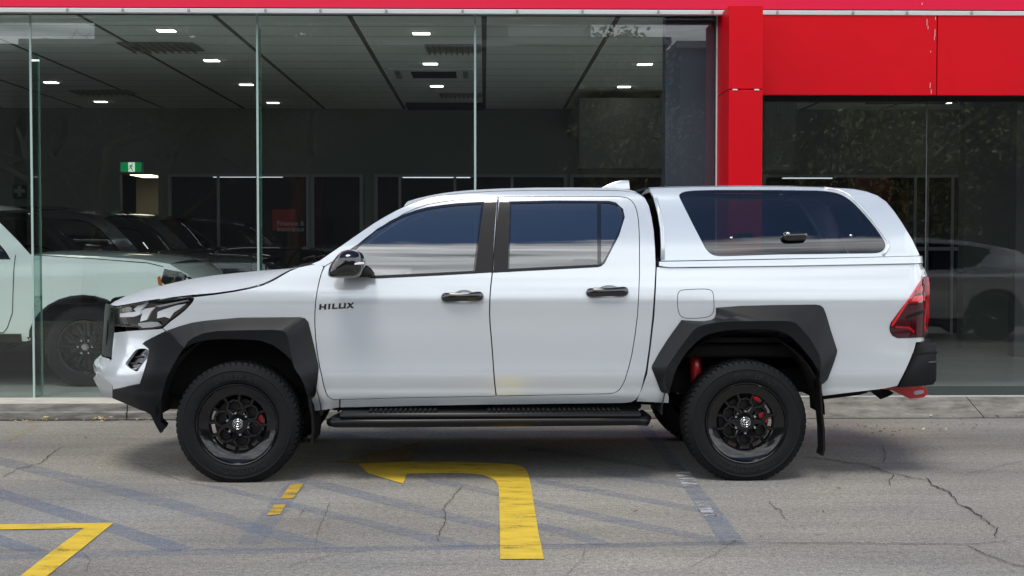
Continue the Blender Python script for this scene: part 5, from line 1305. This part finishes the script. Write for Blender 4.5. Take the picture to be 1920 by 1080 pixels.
def _suv():
    f, r_ = 1.425, -1.425
    side = [(-2.42, .55), (-2.40, .50)] + [(-1.98, .47)] + arch_arc(r_, .49, .47, .45) + [(-.90, .46), (.90, .46)] + arch_arc(f, .49, .47, .45) + [(1.95, .50), (2.28, .55), (2.36, .62), (2.40, .80), (2.40, 1.00), (2.36, 1.13), (2.20, 1.24), (1.95, 1.285), (1.55, 1.315), (1.18, 1.335), (.93, 1.335), (.78, 1.50), (.62, 1.665), (.50, 1.755), (.36, 1.80), (-.2, 1.845), (-1.3, 1.845), (-2.1, 1.80), (-2.28, 1.76), (-2.36, 1.55), (-2.42, 1.25), (-2.46, 1.05), (-2.46, .80)]
    win = [(.76, 1.285), (.70, 1.37), (.58, 1.51), (.46, 1.63), (.36, 1.70), (.22, 1.735), (-.45, 1.755), (-1.3, 1.755), (-2.0, 1.72), (-2.16, 1.55), (-2.20, 1.31), (-1.0, 1.29)]
    g = [('window_glass', [(.74, 1.30), (.57, 1.50), (.45, 1.615), (.35, 1.685), (.2, 1.72), (-.20, 1.735), (-.20, 1.30)], MAT['autoglass']), ('window_glass', [(-.27, 1.30), (-.27, 1.735), (-1.12, 1.735), (-1.20, 1.30)], MAT['autoglass']), ('window_glass', [(-1.27, 1.31), (-1.2, 1.735), (-1.97, 1.70), (-2.12, 1.54), (-2.17, 1.33)], MAT['autoglass'])]
    arch = lambda cx_: [(cx_-.515, .50)] + arch_arc(cx_, .50, .47, .46) + [(cx_+.515, .50), (cx_+.47, .50)] + arch_arc(cx_, .475, .47, .435)[::-1] + [(cx_-.47, .50)]
    return dict(w=.97, tumble=[(.40, .06), (.50, .02), (.62, .0), (1.0, .0), (1.16, .012), (1.24, .03), (1.30, .055), (1.34, .075), (1.55, .13), (1.75, .19), (1.86, .27)], taper=[(-2.46, .06), (-2.30, .02), (-2.1, 0), (1.8, 0), (2.05, .012), (2.2, .04), (2.32, .10), (2.38, .17), (2.41, .24)],
        side=side, holes=[win], glass=g,
        trim=[('headlight', [(2.16, 1.19), (2.30, 1.16), (2.385, 1.09), (2.395, .98), (2.20, 1.00), (2.13, 1.06)], MAT['gloss'], .004), ('indicator', [(2.10, 1.10), (2.125, 1.12), (2.15, 1.01), (2.11, 1.03)], simple('amber_lens', (.50, .13, .02), .2, 0, 1), .006), ('tail_light', [(-2.44, 1.20), (-2.36, 1.20), (-2.36, .95), (-2.455, .95)], MAT['redlens'], .004),
              ('wheel_arch_trim', arch(f), MAT['plastic'], .008), ('wheel_arch_trim', arch(r_), MAT['plastic'], .008), ('sill_trim', [(-.86, .455), (.86, .455), (.86, .535), (-.86, .535)], MAT['plastic'], .012), ('door_handle', [(.05, 1.135), (-.16, 1.14), (-.16, 1.165), (.05, 1.16)], MAT['gloss'], .03), ('door_handle', [(-.95, 1.135), (-1.16, 1.14), (-1.16, 1.165), (-.95, 1.16)], MAT['gloss'], .03),
              ('door_mirror', [(.42, 1.28), (.52, 1.30), (.54, 1.42), (.38, 1.44), (.34, 1.36), (.35, 1.29)], MAT['gloss'], .16)],
        lines=[[(.80, 1.33), (.80, 1.10), (.79, .75), (.74, .60), (.70, .55)], [(-.24, 1.29), (-.24, .55)], [(-1.24, 1.29), (-1.20, 1.0), (-.95, .9), (-.90, .55)], [(.70, .55), (-.90, .55)], [(.95, 1.33), (1.5, 1.29), (2.0, 1.25), (2.15, 1.21)]],
        wheels=(f, r_), wr=.376, floor=(-2.3, 2.2), sill=.44,
        across=[('bonnet', [(2.20, 1.24), (1.95, 1.285), (1.55, 1.315), (1.18, 1.335), (.93, 1.335)], None, .10, .035), ('nose', [(2.28, .55), (2.36, .62), (2.40, .80), (2.40, 1.0), (2.36, 1.13), (2.20, 1.24)], None, .06, .0), ('windscreen', [(.93, 1.335), (.78, 1.50), (.62, 1.665), (.50, 1.755)], MAT['autoglass'], .12, .01), ('roof', [(.50, 1.755), (.36, 1.80), (-.2, 1.845), (-1.3, 1.845), (-2.1, 1.80)], None, .06, .045), ('tailgate', [(-2.46, .80), (-2.46, 1.05), (-2.42, 1.25)], None, -.04, 0), ('rear_window', [(-2.42, 1.25), (-2.36, 1.55), (-2.28, 1.76), (-2.1, 1.80)], MAT['autoglass'], -.04, .02)],
        boxes=[('grille', (2.38, -.62, .78), (2.485, .62, 1.06), MAT['gloss'], .02), ('roof_rail', (-1.7, -.74, 1.85), (.1, -.70, 1.89), MAT['satin'], .01), ('roof_rail', (-1.7, .70, 1.85), (.1, .74, 1.89), MAT['satin'], .01), ('seat', (-.1, -.68, .7), (.08, -.14, 1.46), MAT['seat'], .06), ('seat', (-.1, .14, .7), (.08, .68, 1.46), MAT['seat'], .06), ('dashboard', (.6, -.75, .9), (.95, .75, 1.29), MAT['seat'], .05), ('bumper', (2.30, -.80, .50), (2.47, .80, .74), MAT['plastic'], .03)])
mint = simple('mint_green_paint', (.82, .87, .84), .30, 0, 1.0, .02); blackp = simple('black_car_paint', (.012, .013, .018), .22, .2, 1.0, .02); greyp = simple('dark_grey_car_paint', (.045, .048, .055), .26, .4, 1.0, .02); navy = simple('dark_blue_car_paint', (.02, .03, .06), .25, .4, 1.0, .02)
SUVX = -5.11
make_car('parked_suv', 'mint green boxy four wheel drive just behind the left glass', 'suv', (SUVX, 5.32, ZF+.001), 0, mint, suv_spec(), 'cars shown in the showroom')
make_car('parked_suv', 'black boxy four wheel drive second behind the mint green one', 'suv', (-4.67, 7.60, ZF+.001), 0, blackp, suv_spec(), 'cars shown in the showroom')
make_car('parked_suv', 'dark grey boxy four wheel drive third from the glass', 'suv', (-4.60, 9.85, ZF+.001), 0, greyp, suv_spec(), 'cars shown in the showroom')
def hatch_spec():
    f, r_ = 1.32, -1.32
    side = [(-2.05, .42)] + [(-1.80, .30)] + arch_arc(r_, .42, .26, .46) + [(-.88, .22), (.88, .22)] + arch_arc(f, .42, .26, .46) + [(1.80, .28), (2.10, .34), (2.20, .50), (2.20, .66), (2.12, .80), (1.95, .90), (1.55, .98), (1.15, 1.03), (.98, 1.06), (.70, 1.22), (.40, 1.38), (.20, 1.46), (-.1, 1.51), (-.5, 1.52), (-1.0, 1.48), (-1.45, 1.40), (-1.72, 1.34), (-1.90, 1.20), (-2.02, 1.05), (-2.13, .95), (-2.16, .75), (-2.10, .50)]
    win = [(.88, 1.035), (.60, 1.20), (.32, 1.36), (.14, 1.425), (-.1, 1.455), (-.5, 1.46), (-.95, 1.425), (-1.28, 1.37), (-1.15, 1.20), (-1.02, 1.10), (-.6, 1.06), (.2, 1.035)]
    g = [('window_glass', [(.85, 1.045), (.59, 1.19), (.31, 1.345), (.13, 1.41), (-.1, 1.44), (-.27, 1.445), (-.21, 1.055), (.2, 1.045)], MAT['autoglass']), ('window_glass', [(-.34, 1.445), (-.5, 1.45), (-.95, 1.415), (-1.24, 1.362), (-1.13, 1.20), (-1.0, 1.11), (-.6, 1.07), (-.28, 1.062)], MAT['autoglass'])]
    arch = lambda cx_: [(cx_-.48, .30)] + arch_arc(cx_, .48, .26, .52) + [(cx_+.48, .30), (cx_+.41, .30)] + arch_arc(cx_, .41, .26, .45)[::-1] + [(cx_-.41, .30)]
    return dict(w=.895, tumble=[(.20, .07), (.34, .02), (.45, .015), (.62, .03), (.78, .012), (.90, .0), (1.0, .02), (1.06, .05), (1.3, .15), (1.46, .225), (1.54, .31)], taper=[(-2.16, .22), (-2.08, .13), (-1.95, .05), (-1.7, .0), (-1.3, -.03), (-.9, .0), (.9, .0), (1.3, -.02), (1.7, .02), (1.95, .10), (2.1, .20), (2.2, .34)],
        side=side, holes=[win], glass=g,
        trim=[('headlight', [(1.55, .93), (1.90, .87), (2.14, .76), (2.17, .68), (1.95, .72), (1.65, .82)], MAT['lamp_inner'], .004), ('tail_light', [(-1.78, 1.03), (-2.08, .98), (-2.15, .93), (-2.13, .84), (-1.98, .90), (-1.80, .95)], MAT['redlens'], .006), ('wheel_arch_trim', arch(f), MAT['plastic'], .016), ('wheel_arch_trim', arch(r_), MAT['plastic'], .016), ('sill_trim', [(-.86, .22), (.86, .22), (.84, .32), (-.84, .32)], MAT['plastic'], .01), ('door_handle', [(.02, .94), (-.18, .945), (-.18, .97), (.02, .965)], MAT['chrome'], .025), ('door_handle', [(-1.16, 1.27), (-1.26, 1.30), (-1.26, 1.34), (-1.16, 1.31)], MAT['gloss'], .012), ('door_mirror', [(.66, 1.05), (.80, 1.06), (.78, 1.17), (.62, 1.19), (.58, 1.10)], MAT['gloss'], .14)],
        lines=[[(.92, 1.03), (.90, .8), (.88, .5), (.80, .33)], [(-.25, 1.05), (-.20, .7), (-.20, .33)], [(-1.02, 1.09), (-1.05, .9), (-.95, .6), (-.82, .33)], [(.80, .33), (-.82, .33)]],
        wheels=(f, r_), wr=.345, floor=(-1.9, 1.9), sill=.24, spokes=10,
        across=[('bonnet', [(2.12, .80), (1.95, .90), (1.55, .98), (1.15, 1.03), (.98, 1.06)], None, .12, .04), ('nose', [(2.10, .34), (2.20, .50), (2.20, .66), (2.12, .80)], None, .10, 0), ('windscreen', [(.98, 1.06), (.70, 1.22), (.40, 1.38), (.20, 1.46)], MAT['autoglass'], .14, .02), ('roof', [(.20, 1.46), (-.1, 1.51), (-.5, 1.52), (-1.0, 1.48), (-1.45, 1.40)], None, .05, .035), ('rear_window', [(-1.45, 1.40), (-1.72, 1.34), (-1.90, 1.20), (-2.02, 1.05)], MAT['autoglass'], -.08, .03), ('tailgate', [(-2.02, 1.05), (-2.13, .95), (-2.16, .75), (-2.10, .50), (-2.05, .42)], None, -.08, 0)],
        boxes=[('seat', (-.35, -.62, .4), (-.18, -.14, 1.2), MAT['seat'], .06), ('seat', (-.35, .14, .4), (-.18, .62, 1.2), MAT['seat'], .06), ('dashboard', (.45, -.7, .7), (.8, .7, 1.0), MAT['seat'], .05), ('grille', (2.16, -.5, .42), (2.26, .5, .56), MAT['gloss'], .02)])
make_car('parked_hatchback', 'dark blue hatchback facing out behind the nose of the pickup', 'hatchback', (-2.62, 8.3, ZF+.001), R(-72), navy, zscale(hatch_spec(), .84), 'cars shown in the showroom')
make_car('parked_hatchback', 'dark grey sloping hatchback seen only as a reflection in the right window', 'hatchback', (6.35, -6.0, .001), math.pi, simple('silver_grey_car_paint', (.56, .56, .55), .22, .3, 1.0, .02), hatch_spec())

# ================================================================== ACROSS THE STREET (seen in the reflections)
def leaf_mat(name, c0, c1):
    m, n, l, b = material(name); t = n.new('ShaderNodeTexCoord'); z = n.new('ShaderNodeTexNoise'); z.inputs['Scale'].default_value = 1.7; z.inputs['Detail'].default_value = 4; l.new(t.outputs['Object'], z.inputs['Vector'])
    r = n.new('ShaderNodeValToRGB'); r.color_ramp.elements[0].position = .35; r.color_ramp.elements[1].position = .65; r.color_ramp.elements[0].color = (*c0, 1); r.color_ramp.elements[1].color = (*c1, 1)
    l.new(z.outputs[0], r.inputs[0]); l.new(r.outputs[0], b.inputs['Base Color']); b.inputs['Roughness'].default_value = .55; return m
BARK = simple('grey_bark', (.10, .085, .07), .9, var=.3, scale=10)
def tree(label, loc, h, crown_r, crown_h, nleaf, lm, seed, group):
    rnd = random.Random(seed); root = empty('street_tree', loc); tag(root, label, 'tree', group); b = Vector(loc); t = MB(); tips = []
    def limb(p, d, L, r, dep):
        pts = [p]; q = p.copy(); dd = d.copy()
        for i in range(4):
            dd = (dd+Vector((rnd.uniform(-.22, .22), rnd.uniform(-.22, .22), rnd.uniform(-.05, .16)))).normalized(); q = q+dd*L/4; pts.append(q.copy())
        t.tube(pts, [r*(1-.12*i) for i in range(5)], 6)
        if dep == 0: tips.append(pts[-1]); tips.append(pts[2]); return
        for k_ in range(3 if dep > 1 else 4):
            a = rnd.uniform(0, 6.28); el_ = rnd.uniform(.1, .9)
            limb(pts[rnd.choice((2, 3, 4, 4))], Vector((math.cos(a)*math.cos(el_), math.sin(a)*math.cos(el_), math.sin(el_))), L*rnd.uniform(.55, .75), r*.5, dep-1)
    limb(b, Vector((0, 0, 1)), h*.42, h*.022, 3 if nleaf else 4)
    t.build('trunk', BARK, root)
    if nleaf:
        c_ = MB(); cc = b+Vector((0, 0, h-crown_h*.5)); cl_ = [cc+Vector((rnd.gauss(0, .42)*crown_r, rnd.gauss(0, .42)*crown_r, rnd.gauss(0, .40)*crown_h*.6)) for _ in range(26)]
        for _ in range(nleaf):
            s0 = rnd.choice(tips) if rnd.random() < .4 else rnd.choice(cl_); p = s0+Vector((rnd.gauss(0, .36), rnd.gauss(0, .36), rnd.gauss(0, .30)))*(crown_r/2.4)
            u = Vector((rnd.gauss(0, 1), rnd.gauss(0, 1), rnd.gauss(0, 1))).normalized()*rnd.uniform(.05, .10); v_ = u.orthogonal().normalized()*u.length*.55
            c_.add([p-u, p+v_, p+u, p-v_], [(0, 1, 2, 3)])
        c_.build('crown', lm, root, recalc=False)
LEAFY = leaf_mat('yellow_autumn_leaves', (.15, .15, .07), (.40, .37, .19)); LEAFD = leaf_mat('olive_leaves', (.10, .105, .05), (.26, .25, .14))
tg_ = 'street trees mirrored in the showroom glass'
tree('leafy yellow green tree seen only as a reflection in the right window', (10.2, -17.5, 0), 5.6, 2.6, 3.4, 5200, LEAFY, 11, tg_)
tree('olive leaved tree mirrored in the right window beside the red column', (7.2, -19.0, 0), 5.0, 1.9, 2.6, 3000, LEAFD, 12, tg_)
tree('tall leafy tree mirrored left of the dark wall panel', (3.1, -18.0, 0), 7.2, 1.7, 4.8, 3000, LEAFY, 13, tg_)
tree('bare branched tree mirrored at the upper left of the glass', (-11.2, -20.0, 0), 9.0, 0, 0, 0, None, 14, tg_)
tree('second bare branched tree mirrored at the upper left of the glass', (-9.9, -19.2, 0), 9.4, 0, 0, 0, None, 24, tg_)
tree('thin leaved tree mirrored along the top of the left panes', (-5.2, -20.5, 0), 9.2, 2.1, 2.8, 11000, LEAFD, 15, tg_)
tree('olive leaved tree mirrored at the top of the glass above the exit sign', (-8.1, -20.8, 0), 9.0, 2.0, 2.7, 11000, LEAFD, 16, tg_)
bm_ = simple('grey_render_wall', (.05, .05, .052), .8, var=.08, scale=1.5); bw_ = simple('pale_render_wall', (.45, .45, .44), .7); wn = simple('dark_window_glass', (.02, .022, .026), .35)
def block(label, x0, x1, y, h, mat, rows, tops=()):
    e = empty('street_building', ((x0+x1)/2, y, 0)); tag(e, label, 'building', 'buildings across the street')
    part(MB().box((x0, y-12, 0), (x1, y, h)), 'wall', mat, e); part(MB().box((x0-.2, y-12.2, h), (x1+.2, y+.25, h+.3), .03), 'roof', simple('roof_edge', (.3, .3, .3), .7), e)
    for ta, tb2 in tops: part(MB().box((ta, y-8, h+.302), (tb2, y-.2, 11.4), .05), 'roof_storey', mat, e)
    n_ = max(2, int((x1-x0)/3.2))
    for r_ in range(rows):
        for i in range(n_):
            xa_ = x0+(x1-x0)*(i+.2)/n_; xb_ = x0+(x1-x0)*(i+.8)/n_; z0_ = .9+r_*3.3
            part(MB().box((xa_, y+.002, z0_), (xb_, y+.05, z0_+1.7), .01), 'window', wn, e)
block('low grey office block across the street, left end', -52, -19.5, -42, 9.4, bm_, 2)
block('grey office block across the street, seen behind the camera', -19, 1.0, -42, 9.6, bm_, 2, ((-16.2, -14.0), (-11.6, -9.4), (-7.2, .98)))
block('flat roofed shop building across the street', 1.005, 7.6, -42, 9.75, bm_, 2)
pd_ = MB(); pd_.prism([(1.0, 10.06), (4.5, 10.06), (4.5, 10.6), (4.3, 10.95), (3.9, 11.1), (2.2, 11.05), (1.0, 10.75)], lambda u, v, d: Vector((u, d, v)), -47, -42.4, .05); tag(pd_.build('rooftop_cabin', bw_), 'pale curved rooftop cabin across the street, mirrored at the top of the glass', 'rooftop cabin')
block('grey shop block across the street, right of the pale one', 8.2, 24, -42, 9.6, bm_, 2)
block('long low grey building across the street, right end', 25, 60, -44, 8.6, bm_, 2)
